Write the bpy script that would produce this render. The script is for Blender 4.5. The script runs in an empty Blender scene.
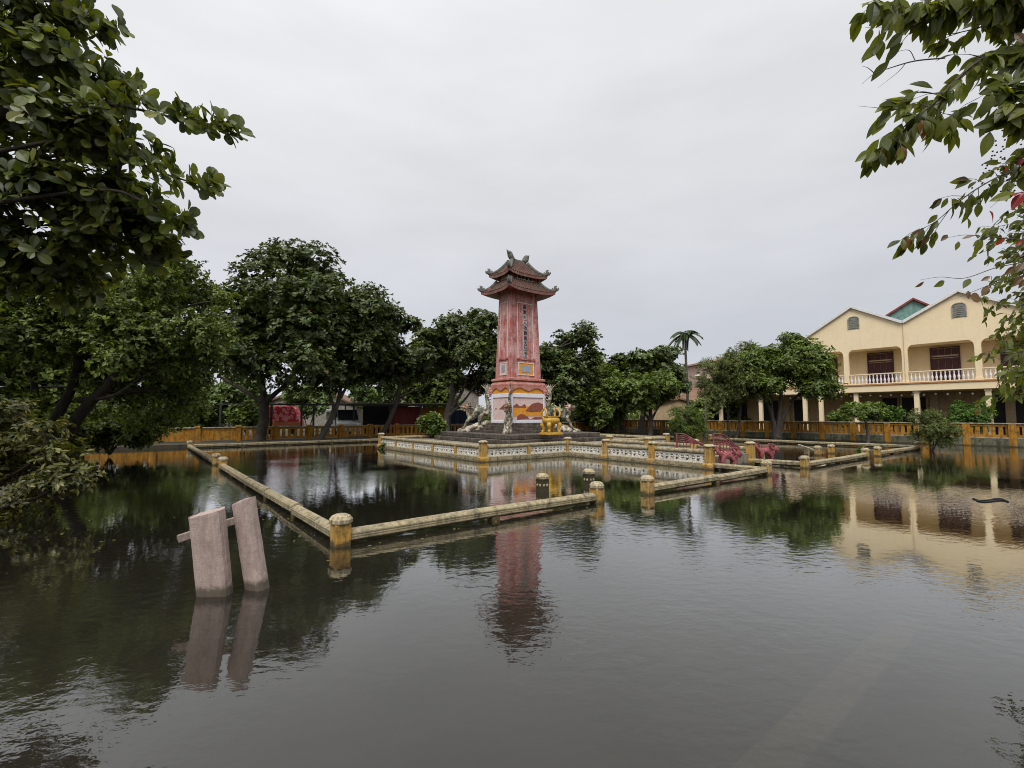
import bpy, math, random
import numpy as np
from mathutils import Vector, Matrix

scene = bpy.context.scene
COL = scene.collection
R = math.radians
random.seed(7)
rng = np.random.default_rng(11)

# ------------------------------------------------------------------ camera
F, HOR, EYE = 479.0, 415.0, 1.7
PITCH = math.atan((HOR - 384) / F)
cam = bpy.data.cameras.new('camera')
cam.sensor_width = 36
cam.lens = 36 * F / 1024
cam.clip_start, cam.clip_end = 0.05, 3000
camo = bpy.data.objects.new('camera', cam)
camo.location = (0, 0, EYE)
camo.rotation_euler = (R(90) + PITCH, 0, 0)
COL.objects.link(camo)
scene.camera = camo

# ------------------------------------------------------------------ sky, sun, exposure
SUN_EL, SUN_AZ = 48, 12          # overcast glow behind the camera, a little to the left
world = bpy.data.worlds.new('World')
scene.world = world
world.use_nodes = True
nt = world.node_tree
nt.nodes.clear()
def wn(t): return nt.nodes.new(t)
sky = wn('ShaderNodeTexSky'); sky.sky_type = 'NISHITA'; sky.sun_disc = False
sky.sun_elevation = R(SUN_EL); sky.sun_rotation = R(180 + SUN_AZ)
tc = wn('ShaderNodeTexCoord')
sep = wn('ShaderNodeSeparateXYZ'); nt.links.new(tc.outputs['Generated'], sep.inputs[0])
ramp = wn('ShaderNodeValToRGB')
cr = ramp.color_ramp
cr.elements[0].position = 0.0; cr.elements[0].color = (0.2403, 0.2503, 0.2764, 1)
cr.elements[1].position = 1.0; cr.elements[1].color = (1.13, 1.13, 1.13, 1)
for p, c in ((0.22, (0.2684, 0.2744, 0.2924, 1)), (0.45, (0.3204, 0.3244, 0.3344, 1)), (0.72, (0.3605, 0.3605, 0.3665, 1)), (0.88, (0.76, 0.76, 0.77, 1))):
    e = cr.elements.new(p); e.color = c
nt.links.new(sep.outputs['Z'], ramp.inputs[0])
mp = wn('ShaderNodeMapping'); mp.inputs['Scale'].default_value = (1.3, 1.3, 4.5)
nt.links.new(tc.outputs['Generated'], mp.inputs[0])
ns = wn('ShaderNodeTexNoise'); ns.inputs['Scale'].default_value = 2.2; ns.inputs['Detail'].default_value = 4; ns.inputs['Roughness'].default_value = 0.5
nt.links.new(mp.outputs[0], ns.inputs['Vector'])
mr = wn('ShaderNodeMapRange'); mr.inputs[1].default_value = 0.25; mr.inputs[2].default_value = 0.75
mr.inputs[3].default_value = 15.9; mr.inputs[4].default_value = 18.5
nt.links.new(ns.outputs[0], mr.inputs[0])
vm = wn('ShaderNodeVectorMath'); vm.operation = 'SCALE'
lr = wn('ShaderNodeMath'); lr.operation = 'MULTIPLY_ADD'; lr.inputs[1].default_value = -0.09; lr.inputs[2].default_value = 1.0
nt.links.new(sep.outputs['X'], lr.inputs[0])
lm = wn('ShaderNodeMath'); lm.operation = 'MULTIPLY'; nt.links.new(lr.outputs[0], lm.inputs[0]); nt.links.new(mr.outputs[0], lm.inputs[1])
nt.links.new(ramp.outputs[0], vm.inputs[0]); nt.links.new(lm.outputs[0], vm.inputs['Scale'])
mx = wn('ShaderNodeMix'); mx.data_type = 'RGBA'; mx.inputs[0].default_value = 0.96
nt.links.new(sky.outputs[0], mx.inputs[6]); nt.links.new(vm.outputs[0], mx.inputs[7])
bg = wn('ShaderNodeBackground'); bg.inputs[1].default_value = 0.1
nt.links.new(mx.outputs[2], bg.inputs[0])
wo = wn('ShaderNodeOutputWorld'); nt.links.new(bg.outputs[0], wo.inputs[0])

sun = bpy.data.lights.new('sun', 'SUN')
sun.energy = 1.5; sun.angle = R(30); sun.color = (1.0, 0.97, 0.93)
suno = bpy.data.objects.new('sun', sun)
suno.rotation_euler = (R(90 - SUN_EL), 0, R(-SUN_AZ))
COL.objects.link(suno)

vs = scene.view_settings
vs.view_transform = 'Standard'; vs.look = 'None'; vs.exposure = 0.5; vs.gamma = 1.0; vs.use_curve_mapping = False
scene.render.engine = 'CYCLES'
cy = scene.cycles
cy.max_bounces = 6; cy.diffuse_bounces = 3; cy.glossy_bounces = 3; cy.transmission_bounces = 3
cy.transparent_max_bounces = 6; cy.caustics_reflective = False; cy.caustics_refractive = False
cy.use_denoising = True
cy.filter_width = 1.0

# ------------------------------------------------------------------ pond frame: s runs back-left, t runs back-right
CX, CY = -2.249, 6.400
UX, UY = -0.6154, 0.7882
VX, VY = 0.7882, 0.6154
TH = math.atan2(VY, VX)
def W(s, t, z=0.0): return Vector((CX + s*UX + t*VX, CY + s*UY + t*VY, z))
def ray(x, y):
    v = 384 - y
    return Vector((x - 512, F*math.cos(PITCH) - v*math.sin(PITCH), F*math.sin(PITCH) + v*math.cos(PITCH)))
def at(x, y, Y):
    r = ray(x, y); return Vector((0, 0, EYE)) + r*(Y/r.y)
def gnd(x, y, z=0.0):
    r = ray(x, y); return Vector((0, 0, EYE)) + r*((z-EYE)/r.z)
def s_at(px, t):
    k = (px - 512)/F
    return ((CX + t*VX) - k*(CY + t*VY))/(k*UY - UX)
def depth(s, t): return CY + s*UY + t*VY

# ------------------------------------------------------------------ scene helpers
def tag(o, label=None, cat=None, group=None, kind=None):
    if label: o['label'] = label
    if cat: o['category'] = cat
    if group: o['group'] = group
    if kind: o['kind'] = kind
    return o
def thing(name, loc, label, cat, group=None, rz=0.0):
    o = bpy.data.objects.new(name, None)
    o.empty_display_size = 0.2
    o.location = loc; o.rotation_euler = (0, 0, rz)
    COL.objects.link(o)
    return tag(o, label, cat, group)
def kids(o): return [c for c in COL.objects if c.parent == o]
def copy_tree(o, parent=None):
    c = o.copy(); COL.objects.link(c)
    c.parent = parent
    for ch in kids(o): copy_tree(ch, c)
    return c

def norm(v):
    v = Vector(v); l = v.length
    return v/l if l > 1e-9 else Vector((0, 0, 1))
def catmull(pts, n=6):
    P = [Vector(p) for p in pts]
    if len(P) < 3: return P
    out = []
    for i in range(len(P)-1):
        p0 = P[i-1] if i else P[0]*2 - P[1]
        p1, p2 = P[i], P[i+1]
        p3 = P[i+2] if i+2 < len(P) else P[-1]*2 - P[-2]
        for k in range(n):
            t = k/n
            out.append(0.5*((2*p1) + (p2-p0)*t + (2*p0-5*p1+4*p2-p3)*t*t + (3*p1-p0-3*p2+p3)*t**3))
    out.append(P[-1]); return out
def interp(vals, n):
    out = []
    for i in range(n):
        x = i/(n-1)*(len(vals)-1); k = min(int(x), len(vals)-2)
        out.append(vals[k] + (vals[k+1]-vals[k])*(x-k))
    return out

class MB:
    def __init__(s): s.v, s.f, s.sm = [], [], []
    def add(s, vs_, fs, smooth=False):
        o = len(s.v); s.v += [tuple(p) for p in vs_]
        for f in fs: s.f.append([i+o for i in f]); s.sm.append(smooth)
    def box(s, c, d, rz=0.0, M=None, taper=1.0):
        x, y, z = d[0]/2, d[1]/2, d[2]/2
        P = [(-x, -y, -z), (x, -y, -z), (x, y, -z), (-x, y, -z), (-x*taper, -y*taper, z), (x*taper, -y*taper, z), (x*taper, y*taper, z), (-x*taper, y*taper, z)]
        m = M if M is not None else Matrix.Rotation(rz, 3, 'Z')
        s.add([Vector(c) + m @ Vector(p) for p in P], [(0, 3, 2, 1), (4, 5, 6, 7), (0, 1, 5, 4), (1, 2, 6, 5), (2, 3, 7, 6), (3, 0, 4, 7)])
        return s
    def bar(s, p0, p1, w, h):
        p0, p1 = Vector(p0), Vector(p1); d = norm(p1-p0)
        a = Vector((0, 0, 1)) if abs(d.z) < 0.95 else Vector((0, 1, 0))
        y = norm(a.cross(d)); z = d.cross(y)
        M = Matrix((d, y, z)).transposed()
        return s.box((p0+p1)/2, ((p1-p0).length, w, h), M=M)
    def tube(s, pts, rad, n=8, cap=True, smooth=True, flat=1.0):
        P = [Vector(p) for p in pts]
        if not hasattr(rad, '__len__'): rad = [rad]*len(P)
        elif len(rad) != len(P): rad = interp(list(rad), len(P))
        vs_, fs = [], []
        ref = None
        for i, p in enumerate(P):
            d = norm(P[min(i+1, len(P)-1)] - P[max(i-1, 0)])
            if ref is None:
                a = Vector((0, 0, 1)) if abs(d.z) < 0.9 else Vector((1, 0, 0))
                ref = norm(a - d*a.dot(d))
            else: ref = norm(ref - d*ref.dot(d))
            b = d.cross(ref)
            for k in range(n):
                an = 2*math.pi*(k+0.5)/n
                vs_.append(p + (ref*math.cos(an) + b*math.sin(an)*flat)*rad[i])
        for i in range(len(P)-1):
            for k in range(n):
                a, b2 = i*n+k, i*n+(k+1) % n
                fs.append((a, b2, b2+n, a+n))
        s.add(vs_, fs, smooth)
        if cap:
            o = len(vs_)
            s.add(vs_[:n], [tuple(range(n))[::-1]]); s.add(vs_[-n:], [tuple(range(n))])
        return s
    def lathe(s, prof, n=16, at=(0, 0, 0), smooth=True, sx=1.0, sy=1.0, rot=0.0):
        vs_, fs = [], []
        for r, z in prof:
            for k in range(n):
                a = 2*math.pi*k/n + rot
                vs_.append((at[0] + r*math.cos(a)*sx, at[1] + r*math.sin(a)*sy, at[2] + z))
        for i in range(len(prof)-1):
            for k in range(n):
                a, b = i*n+k, i*n+(k+1) % n
                fs.append((a, b, b+n, a+n))
        s.add(vs_, fs, smooth)
        s.add(vs_[:n], [tuple(range(n))[::-1]]); s.add(vs_[-n:], [tuple(range(n))])
        return s
    def square(s, prof, at=(0, 0, 0), rz=0.0):        # square post from (half width, z) steps
        return s.lathe([(r*math.sqrt(2), z) for r, z in prof], 4, at, False, rot=math.pi/4 + rz)
    def prism(s, poly, fn, th):                       # poly in 2D, fn(a, b, depth) -> point
        n = len(poly)
        A = [fn(a, b, 0.0) for a, b in poly]; B = [fn(a, b, th) for a, b in poly]
        s.add(A+B, [tuple(range(n))[::-1], tuple(range(n, 2*n))] + [(i, (i+1) % n, n+(i+1) % n, n+i) for i in range(n)])
        return s
    def ball(s, c, r, n=8, m=5, sq=(1, 1, 1)):
        prof = [(math.sin(math.pi*(i+0.02)/(m+0.04))*r, -math.cos(math.pi*(i+0.02)/(m+0.04))*r*sq[2]) for i in range(m+1)]
        return s.lathe(prof, n, c, True, sq[0], sq[1])
    def build(s, name, m, parent=None, bevel=0.0, mats=None):
        me = bpy.data.meshes.new(name)
        me.from_pydata(s.v, [], s.f)
        me.polygons.foreach_set('use_smooth', s.sm)
        me.materials.append(m)
        me.validate(); me.update()
        o = bpy.data.objects.new(name, me)
        COL.objects.link(o)
        if parent: o.parent = parent
        if bevel:
            b = o.modifiers.new('bevel', 'BEVEL'); b.width = bevel; b.segments = 2; b.limit_method = 'ANGLE'; b.angle_limit = R(40)
        return o

def np_mesh(name, V, Fq, m, parent=None, smooth=False):
    me = bpy.data.meshes.new(name)
    V = np.asarray(V, np.float32); Fq = np.asarray(Fq, np.int32)
    k = Fq.shape[1]
    me.vertices.add(len(V)); me.vertices.foreach_set('co', V.ravel())
    me.loops.add(Fq.size); me.loops.foreach_set('vertex_index', Fq.ravel())
    me.polygons.add(len(Fq))
    me.polygons.foreach_set('loop_start', np.arange(0, Fq.size, k, dtype=np.int32))
    try: me.polygons.foreach_set('loop_total', np.full(len(Fq), k, np.int32))
    except Exception: pass
    me.polygons.foreach_set('use_smooth', np.full(len(Fq), smooth))
    me.materials.append(m); me.update(calc_edges=True)
    o = bpy.data.objects.new(name, me); COL.objects.link(o)
    if parent: o.parent = parent
    return o

# ------------------------------------------------------------------ materials
class NT:
    def __init__(s, name):
        s.m = bpy.data.materials.new(name); s.m.use_nodes = True
        s.t = s.m.node_tree; s.t.nodes.clear()
        s.out = s.n('ShaderNodeOutputMaterial')
    def n(s, t, **kw):
        k = s.t.nodes.new(t)
        for a, b in kw.items(): setattr(k, a, b)
        return k
    def l(s, a, b): s.t.links.new(a, b)
    def pos(s, scale=(1, 1, 1)):
        g = s.n('ShaderNodeNewGeometry'); m = s.n('ShaderNodeMapping'); m.inputs['Scale'].default_value = scale
        s.l(g.outputs['Position'], m.inputs[0]); return m.outputs[0]
    def noise(s, vec, sc, det=4, rough=0.55):
        k = s.n('ShaderNodeTexNoise'); k.inputs['Scale'].default_value = sc; k.inputs['Detail'].default_value = det
        k.inputs['Roughness'].default_value = rough
        s.l(vec, k.inputs['Vector']); return k.outputs[0]
    def rng(s, v, a, b, c=0.0, d=1.0):
        k = s.n('ShaderNodeMapRange'); s.l(v, k.inputs[0])
        for i, x in enumerate((a, b, c, d)): k.inputs[i+1].default_value = x
        return k.outputs[0]
    def mix(s, fac, a, b, mode='MIX'):
        k = s.n('ShaderNodeMix', data_type='RGBA', blend_type=mode)
        if isinstance(fac, (int, float)): k.inputs[0].default_value = fac
        else: s.l(fac, k.inputs[0])
        for i, x in ((6, a), (7, b)):
            if isinstance(x, tuple): k.inputs[i].default_value = (x[0], x[1], x[2], 1)
            else: s.l(x, k.inputs[i])
        return k.outputs[2]
    def mul(s, a, b):
        k = s.n('ShaderNodeMath', operation='MULTIPLY')
        for i, x in ((0, a), (1, b)):
            if isinstance(x, (int, float)): k.inputs[i].default_value = x
            else: s.l(x, k.inputs[i])
        return k.outputs[0]
    def principled(s, col, rough=0.8, bump=None, bs=0.3, bd=0.02, metal=0.0, spec=0.35):
        b = s.n('ShaderNodeBsdfPrincipled')
        if isinstance(col, tuple): b.inputs['Base Color'].default_value = (*col, 1)
        else: s.l(col, b.inputs['Base Color'])
        if isinstance(rough, (int, float)): b.inputs['Roughness'].default_value = rough
        else: s.l(rough, b.inputs['Roughness'])
        b.inputs['Metallic'].default_value = metal
        b.inputs['Specular IOR Level'].default_value = spec
        if bump is not None:
            k = s.n('ShaderNodeBump'); k.inputs['Strength'].default_value = bs; k.inputs['Distance'].default_value = bd
            s.l(bump, k.inputs['Height']); s.l(k.outputs[0], b.inputs['Normal'])
        s.l(b.outputs[0], s.out.inputs[0]); return b

def weathered(name, base, fade, dirt=(0.06, 0.055, 0.045), sc=1.5, fade_amt=0.6, dirt_amt=0.7, streak=True, rough=0.85, water=True, bs=0.35, dlo=0.47, dhi=0.64, wl=0.0, wamt=0.85, fine_amt=0.42, fstreak=0.0, joints=0.0):
    k = NT(name)
    p = k.pos()
    n1 = k.noise(p, sc, 5, 0.6)
    c = k.mix(k.mul(k.rng(n1, 0.40, 0.60), fade_amt), base, fade)
    if fstreak:
        n4 = k.noise(k.pos((sc*4.5, sc*4.5, sc*0.30)), 1.3, 5, 0.6)
        c = k.mix(k.mul(k.rng(n4, 0.46, 0.62), fstreak), c, fade)
    fine = k.noise(p, sc*14, 4, 0.65)
    c = k.mix(k.rng(fine, 0.4, 0.62, 0.0, fine_amt), c, tuple(x*0.5 for x in base))
    if streak:
        n2 = k.noise(k.pos((sc*3.2, sc*3.2, sc*0.35)), 1.6, 5, 0.65)
        c = k.mix(k.mul(k.rng(n2, dlo, dhi), dirt_amt*0.8), c, dirt)
    n3 = k.noise(p, sc*2.7, 6, 0.7)
    c = k.mix(k.mul(k.rng(n3, dlo+0.02, dhi+0.02), dirt_amt), c, dirt)
    if water:
        g = k.n('ShaderNodeNewGeometry'); sp = k.n('ShaderNodeSeparateXYZ'); k.l(g.outputs['Position'], sp.inputs[0])
        ad = k.n('ShaderNodeMath', operation='MULTIPLY_ADD'); k.l(n3, ad.inputs[0]); ad.inputs[1].default_value = -0.16; k.l(sp.outputs[2], ad.inputs[2])
        c = k.mix(k.rng(ad.outputs[0], wl+0.01, wl-0.05, 0.0, wamt), c, (0.045, 0.040, 0.020))
    if joints:
        tcj = k.n('ShaderNodeTexCoord'); mj = k.n('ShaderNodeMapping'); mj.inputs['Rotation'].default_value = (math.pi/2, 0, 0)
        k.l(tcj.outputs['Object'], mj.inputs[0])
        bj = k.n('ShaderNodeTexBrick'); bj.inputs['Scale'].default_value = 1.0; bj.inputs['Mortar Size'].default_value = 0.0022; bj.inputs['Mortar Smooth'].default_value = 1.0
        bj.inputs['Brick Width'].default_value = 0.075; bj.inputs['Row Height'].default_value = 0.075; bj.offset = 0.0
        k.l(mj.outputs[0], bj.inputs['Vector'])
        c = k.mix(k.mul(bj.outputs['Fac'], joints), c, tuple(x*0.45 for x in base))
    k.principled(c, rough, fine, bs, 0.015)
    return k.m

def plain(name, col, rough=0.6, metal=0.0, var=0.25, sc=6.0, spec=0.35):
    k = NT(name)
    n = k.noise(k.pos(), sc, 4)
    c = k.mix(k.rng(n, 0.3, 0.7), tuple(x*(1-var) for x in col), tuple(min(1, x*(1+var*0.4)) for x in col))
    k.principled(c, rough, n, 0.15, 0.01, metal, spec)
    return k.m

def leafmat(name, dark, light, odd=None, odd_amt=0.03, trans=0.25, gloss=0.06, rough=0.45):
    k = NT(name)
    g = k.n('ShaderNodeNewGeometry')
    rr = k.n('ShaderNodeValToRGB'); el = rr.color_ramp.elements
    el[0].position = 0; el[0].color = (*dark, 1); el[1].position = 1.0 - odd_amt*1.001 if odd else 1.0; el[1].color = (*light, 1)
    if odd:
        e = el.new(min(1.0, 1.0-odd_amt*0.5)); e.color = (*odd, 1)
    k.l(g.outputs['Random Per Island'], rr.inputs[0])
    n = k.noise(k.pos(), 0.9, 3)
    hs = k.n('ShaderNodeHueSaturation'); k.l(rr.outputs[0], hs.inputs['Color']); k.l(k.rng(n, 0.3, 0.7, 0.75, 1.3), hs.inputs['Value'])
    d = k.n('ShaderNodeBsdfDiffuse'); k.l(hs.outputs[0], d.inputs[0])
    t = k.n('ShaderNodeBsdfTranslucent')
    tcol = k.mix(1.0, hs.outputs[0], (1.25, 1.2, 0.45), 'MULTIPLY'); k.l(tcol, t.inputs[0])
    m1 = k.n('ShaderNodeMixShader'); m1.inputs[0].default_value = trans
    k.l(d.outputs[0], m1.inputs[1]); k.l(t.outputs[0], m1.inputs[2])
    gl = k.n('ShaderNodeBsdfGlossy'); gl.inputs['Roughness'].default_value = rough
    m2 = k.n('ShaderNodeMixShader'); m2.inputs[0].default_value = gloss
    k.l(m1.outputs[0], m2.inputs[1]); k.l(gl.outputs[0], m2.inputs[2])
    k.l(m2.outputs[0], k.out.inputs[0])
    return k.m

def water_mat():
    k = NT('pond water')
    p = k.pos((1.0, 1.0, 1.0))
    n1 = k.noise(k.pos((1.3, 1.7, 1)), 4.6, 3, 0.5)
    n2 = k.noise(k.pos((1, 1.5, 1)), 12.0, 3, 0.55)
    patch = k.rng(k.noise(p, 0.20, 2), 0.42, 0.66, 0.32, 2.2)
    h = k.n('ShaderNodeMath', operation='MULTIPLY_ADD'); k.l(n2, h.inputs[0]); h.inputs[1].default_value = 0.22; k.l(n1, h.inputs[2])
    hh = k.mul(h.outputs[0], patch)
    b = k.n('ShaderNodeBump'); b.inputs['Strength'].default_value = 1.0; b.inputs['Distance'].default_value = 0.0031
    k.l(hh, b.inputs['Height'])
    gl = k.n('ShaderNodeBsdfGlossy'); gl.inputs['Roughness'].default_value = 0.015; gl.inputs[0].default_value = (0.95, 0.95, 0.93, 1)
    k.l(b.outputs[0], gl.inputs['Normal'])
    tr = k.n('ShaderNodeBsdfTransparent'); tr.inputs[0].default_value = (0.50, 0.46, 0.36, 1)
    df = k.n('ShaderNodeBsdfDiffuse'); df.inputs[0].default_value = (0.036, 0.034, 0.028, 1)
    m1 = k.n('ShaderNodeMixShader'); m1.inputs[0].default_value = 0.34
    k.l(tr.outputs[0], m1.inputs[1]); k.l(df.outputs[0], m1.inputs[2])
    fr = k.n('ShaderNodeFresnel'); fr.inputs['IOR'].default_value = 1.33; k.l(b.outputs[0], fr.inputs['Normal'])
    m2 = k.n('ShaderNodeMixShader'); k.l(k.rng(fr.outputs[0], 0.0, 0.40, 0.012, 0.86), m2.inputs[0])
    k.l(m1.outputs[0], m2.inputs[1]); k.l(gl.outputs[0], m2.inputs[2])
    k.l(m2.outputs[0], k.out.inputs[0])
    return k.m

def corrugated(name, col, rust, axis=0, freq=40):
    k = NT(name)
    w = k.n('ShaderNodeTexWave'); w.inputs['Scale'].default_value = freq/6.28; w.bands_direction = 'X'
    tcn = k.n('ShaderNodeTexCoord'); k.l(tcn.outputs['Object'], w.inputs['Vector'])
    n = k.noise(k.pos((2, 2, 0.5)), 2.0, 5)
    c = k.mix(k.rng(n, 0.45, 0.75, 0, 0.7), col, rust)
    k.principled(c, 0.6, w.outputs['Fac'], 0.8, 0.03)
    return k.m

M = {}
M['water'] = water_mat()
M['bed'] = weathered('pond bed', (0.085, 0.075, 0.05), (0.06, 0.055, 0.035), (0.02, 0.02, 0.014), 0.5, water=False, streak=False)
M['soil'] = weathered('bank soil', (0.075, 0.06, 0.04), (0.05, 0.06, 0.025), (0.02, 0.018, 0.012), 0.8, water=False, streak=False)
M['beam'] = weathered('weathered cream beam', (0.41, 0.335, 0.195), (0.34, 0.29, 0.19), (0.07, 0.06, 0.036), 2.4, 0.8, 0.72)
M['post'] = weathered('ochre post paint', (0.52, 0.29, 0.055), (0.50, 0.36, 0.16), (0.11, 0.08, 0.035), 3.0, 0.8, 0.7)
M['cap'] = weathered('cream post cap', (0.52, 0.42, 0.24), (0.44, 0.38, 0.28), (0.09, 0.075, 0.05), 4.0, 0.8, 0.8)
M['wetpost'] = weathered('wet algae post', (0.05, 0.042, 0.018), (0.09, 0.065, 0.02), (0.015, 0.014, 0.008), 3.0, 0.5, 0.6, rough=0.45)
M['fence'] = weathered('ochre wall paint', (0.47, 0.205, 0.018), (0.46, 0.25, 0.045), (0.075, 0.045, 0.014), 1.6, 0.7, 0.72)
M['coping'] = weathered('grey coping', (0.48, 0.42, 0.31), (0.34, 0.31, 0.25), (0.06, 0.055, 0.04), 1.6, 0.7, 0.8)
M['plinth'] = weathered('algae plinth', (0.20, 0.185, 0.13), (0.11, 0.115, 0.06), (0.03, 0.03, 0.018), 1.8, 0.8, 0.8)
M['white_fret'] = weathered('white fret panel', (0.80, 0.77, 0.70), (0.66, 0.62, 0.54), (0.18, 0.15, 0.10), 3.0, 0.5, 0.5)
M['stone'] = weathered('dark step stone', (0.085, 0.068, 0.052), (0.16, 0.135, 0.11), (0.02, 0.017, 0.013), 2.6, 0.8, 0.85)
M['paving'] = weathered('terrace paving', (0.30, 0.26, 0.20), (0.22, 0.20, 0.15), (0.07, 0.06, 0.04), 1.5)
M['red'] = weathered('faded red render', (0.47, 0.125, 0.10), (0.70, 0.45, 0.435), (0.12, 0.04, 0.03), 1.3, 0.75, 0.55, fstreak=0.8, water=False)
M['red_deep'] = weathered('deep red render', (0.43, 0.085, 0.065), (0.55, 0.22, 0.18), (0.13, 0.04, 0.03), 1.4, 0.7, 0.6, water=False)
M['pink'] = weathered('salmon moulding', (0.54, 0.20, 0.155), (0.60, 0.33, 0.28), (0.14, 0.06, 0.045), 2.2, 0.7, 0.5, water=False)
M['trim'] = weathered('off white trim', (0.78, 0.70, 0.62), (0.70, 0.56, 0.50), (0.25, 0.18, 0.14), 2.5, 0.6, 0.5, water=False)
M['lilac'] = weathered('white mosaic frame', (0.84, 0.80, 0.82), (0.70, 0.70, 0.80), (0.40, 0.36, 0.42), 7.0, 0.7, 0.4, streak=False, water=False)
M['orange'] = weathered('orange mosaic', (0.78, 0.36, 0.03), (0.70, 0.25, 0.04), (0.42, 0.16, 0.05), 3.0, 0.6, 0.4, water=False)
M['mountain'] = weathered('brown mosaic', (0.26, 0.075, 0.05), (0.36, 0.13, 0.08), (0.12, 0.04, 0.03), 8.0, 0.6, 0.5, water=False)
M['palepanel'] = weathered('pale mosaic', (0.74, 0.60, 0.56), (0.70, 0.42, 0.40), (0.35, 0.2, 0.2), 7.0, 0.6, 0.35, streak=False, water=False)
M['tile_grey'] = weathered('blue grey plaque', (0.34, 0.40, 0.46), (0.5, 0.5, 0.5), (0.1, 0.12, 0.15), 9.0, water=False)
M['tile_red'] = weathered('mossy clay tile', (0.175, 0.068, 0.048), (0.115, 0.095, 0.072), (0.042, 0.04, 0.034), 3.2, 0.8, 0.9, streak=False, water=False, dlo=0.42, dhi=0.58)
M['eave'] = weathered('dull eave board', (0.24, 0.085, 0.065), (0.30, 0.19, 0.15), (0.07, 0.045, 0.035), 4.0, 0.8, 0.8, water=False)
M['ridge'] = weathered('grey ridge mortar', (0.17, 0.165, 0.145), (0.10, 0.105, 0.09), (0.03, 0.03, 0.028), 6.0, 0.7, 0.8, streak=False, water=False)
M['soffit'] = weathered('pale soffit', (0.50, 0.45, 0.39), (0.36, 0.2, 0.16), (0.12, 0.09, 0.07), 3.0, 0.6, 0.6, water=False)
def mosaic(name, cols, sc):
    k = NT(name)
    vo = k.n('ShaderNodeTexVoronoi'); vo.inputs['Scale'].default_value = sc; k.l(k.pos(), vo.inputs['Vector'])
    rr = k.n('ShaderNodeValToRGB'); rr.color_ramp.interpolation = 'CONSTANT'; el = rr.color_ramp.elements
    for i_, c_ in enumerate(cols):
        if i_ < 2: e = el[i_]; e.position = i_/len(cols)
        else: e = el.new(i_/len(cols))
        e.color = (*c_, 1)
    sp_ = k.n('ShaderNodeSeparateColor'); k.l(vo.outputs['Color'], sp_.inputs[0]); k.l(sp_.outputs[0], rr.inputs[0])
    n = k.noise(k.pos(), 3.5, 5)
    c = k.mix(k.rng(n, 0.42, 0.6, 0, 0.75), rr.outputs[0], (0.05, 0.042, 0.03))
    k.principled(c, 0.6, vo.outputs['Distance'], 0.6, 0.02)
    return k.m
M['dragon'] = mosaic('mosaic dragon', [(0.40, 0.36, 0.26), (0.10, 0.13, 0.08), (0.46, 0.42, 0.33), (0.18, 0.12, 0.07), (0.30, 0.28, 0.2), (0.07, 0.10, 0.07)], 9)
M['dragon_light'] = mosaic('cream mosaic', [(0.60, 0.53, 0.42), (0.42, 0.36, 0.27), (0.62, 0.58, 0.5), (0.28, 0.22, 0.15), (0.52, 0.45, 0.35)], 9)
M['dragon_ochre'] = mosaic('ochre mosaic', [(0.44, 0.22, 0.09), (0.50, 0.44, 0.35), (0.28, 0.10, 0.06), (0.14, 0.15, 0.09), (0.55, 0.40, 0.3)], 11)
M['red_dragon'] = weathered('crimson mosaic', (0.28, 0.052, 0.058), (0.38, 0.16, 0.165), (0.055, 0.018, 0.022), 9.0, 0.8, 0.7, streak=False)
M['red_metal'] = weathered('crimson rail paint', (0.22, 0.04, 0.045), (0.32, 0.13, 0.13), (0.07, 0.02, 0.02), 5.0, 0.6, 0.5, rough=0.55)
M['gold'] = weathered('gold urn paint', (0.58, 0.33, 0.03), (0.68, 0.47, 0.12), (0.20, 0.10, 0.015), 6.0, 0.7, 0.6, rough=0.42, water=False)
M['granite'] = weathered('pink terrazzo', (0.50, 0.385, 0.335), (0.40, 0.30, 0.265), (0.22, 0.165, 0.14), 4.5, 0.7, 0.5, rough=0.7, wl=0.03, wamt=0.8, joints=0.5)
M['grey_wood'] = weathered('grey weathered wood', (0.34, 0.26, 0.22), (0.24, 0.2, 0.17), (0.08, 0.06, 0.05), 4.0)
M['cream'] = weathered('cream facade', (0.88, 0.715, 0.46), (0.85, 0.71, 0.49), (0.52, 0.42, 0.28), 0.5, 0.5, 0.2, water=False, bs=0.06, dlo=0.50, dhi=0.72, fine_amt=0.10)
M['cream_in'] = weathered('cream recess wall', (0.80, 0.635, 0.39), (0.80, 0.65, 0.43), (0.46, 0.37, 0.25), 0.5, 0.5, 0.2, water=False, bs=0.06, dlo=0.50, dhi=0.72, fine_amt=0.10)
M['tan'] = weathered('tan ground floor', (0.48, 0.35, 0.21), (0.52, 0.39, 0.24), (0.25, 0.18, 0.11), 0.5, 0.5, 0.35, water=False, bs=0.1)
M['brownline'] = weathered('rust band', (0.50, 0.24, 0.10), (0.45, 0.25, 0.12), (0.25, 0.13, 0.07), 1.0, 0.5, 0.4, water=False)
M['white'] = weathered('white paint', (0.80, 0.80, 0.80), (0.77, 0.77, 0.76), (0.45, 0.44, 0.42), 1.2, 0.4, 0.14, water=False)
M['shutter'] = plain('maroon shutter', (0.07, 0.018, 0.020), 0.5)
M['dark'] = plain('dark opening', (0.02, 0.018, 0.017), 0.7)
M['glassgrey'] = plain('grey louvre', (0.22, 0.23, 0.20), 0.4)
M['teal'] = weathered('teal gable', (0.20, 0.36, 0.32), (0.25, 0.40, 0.36), (0.1, 0.18, 0.16), 0.8, water=False)
M['redroof'] = weathered('red sheet roof', (0.27, 0.05, 0.048), (0.30, 0.09, 0.08), (0.10, 0.03, 0.03), 0.8, water=False)
M['roof_grey'] = weathered('grey tile roof', (0.20, 0.18, 0.16), (0.28, 0.24, 0.2), (0.07, 0.06, 0.05), 0.9, water=False)
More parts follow.
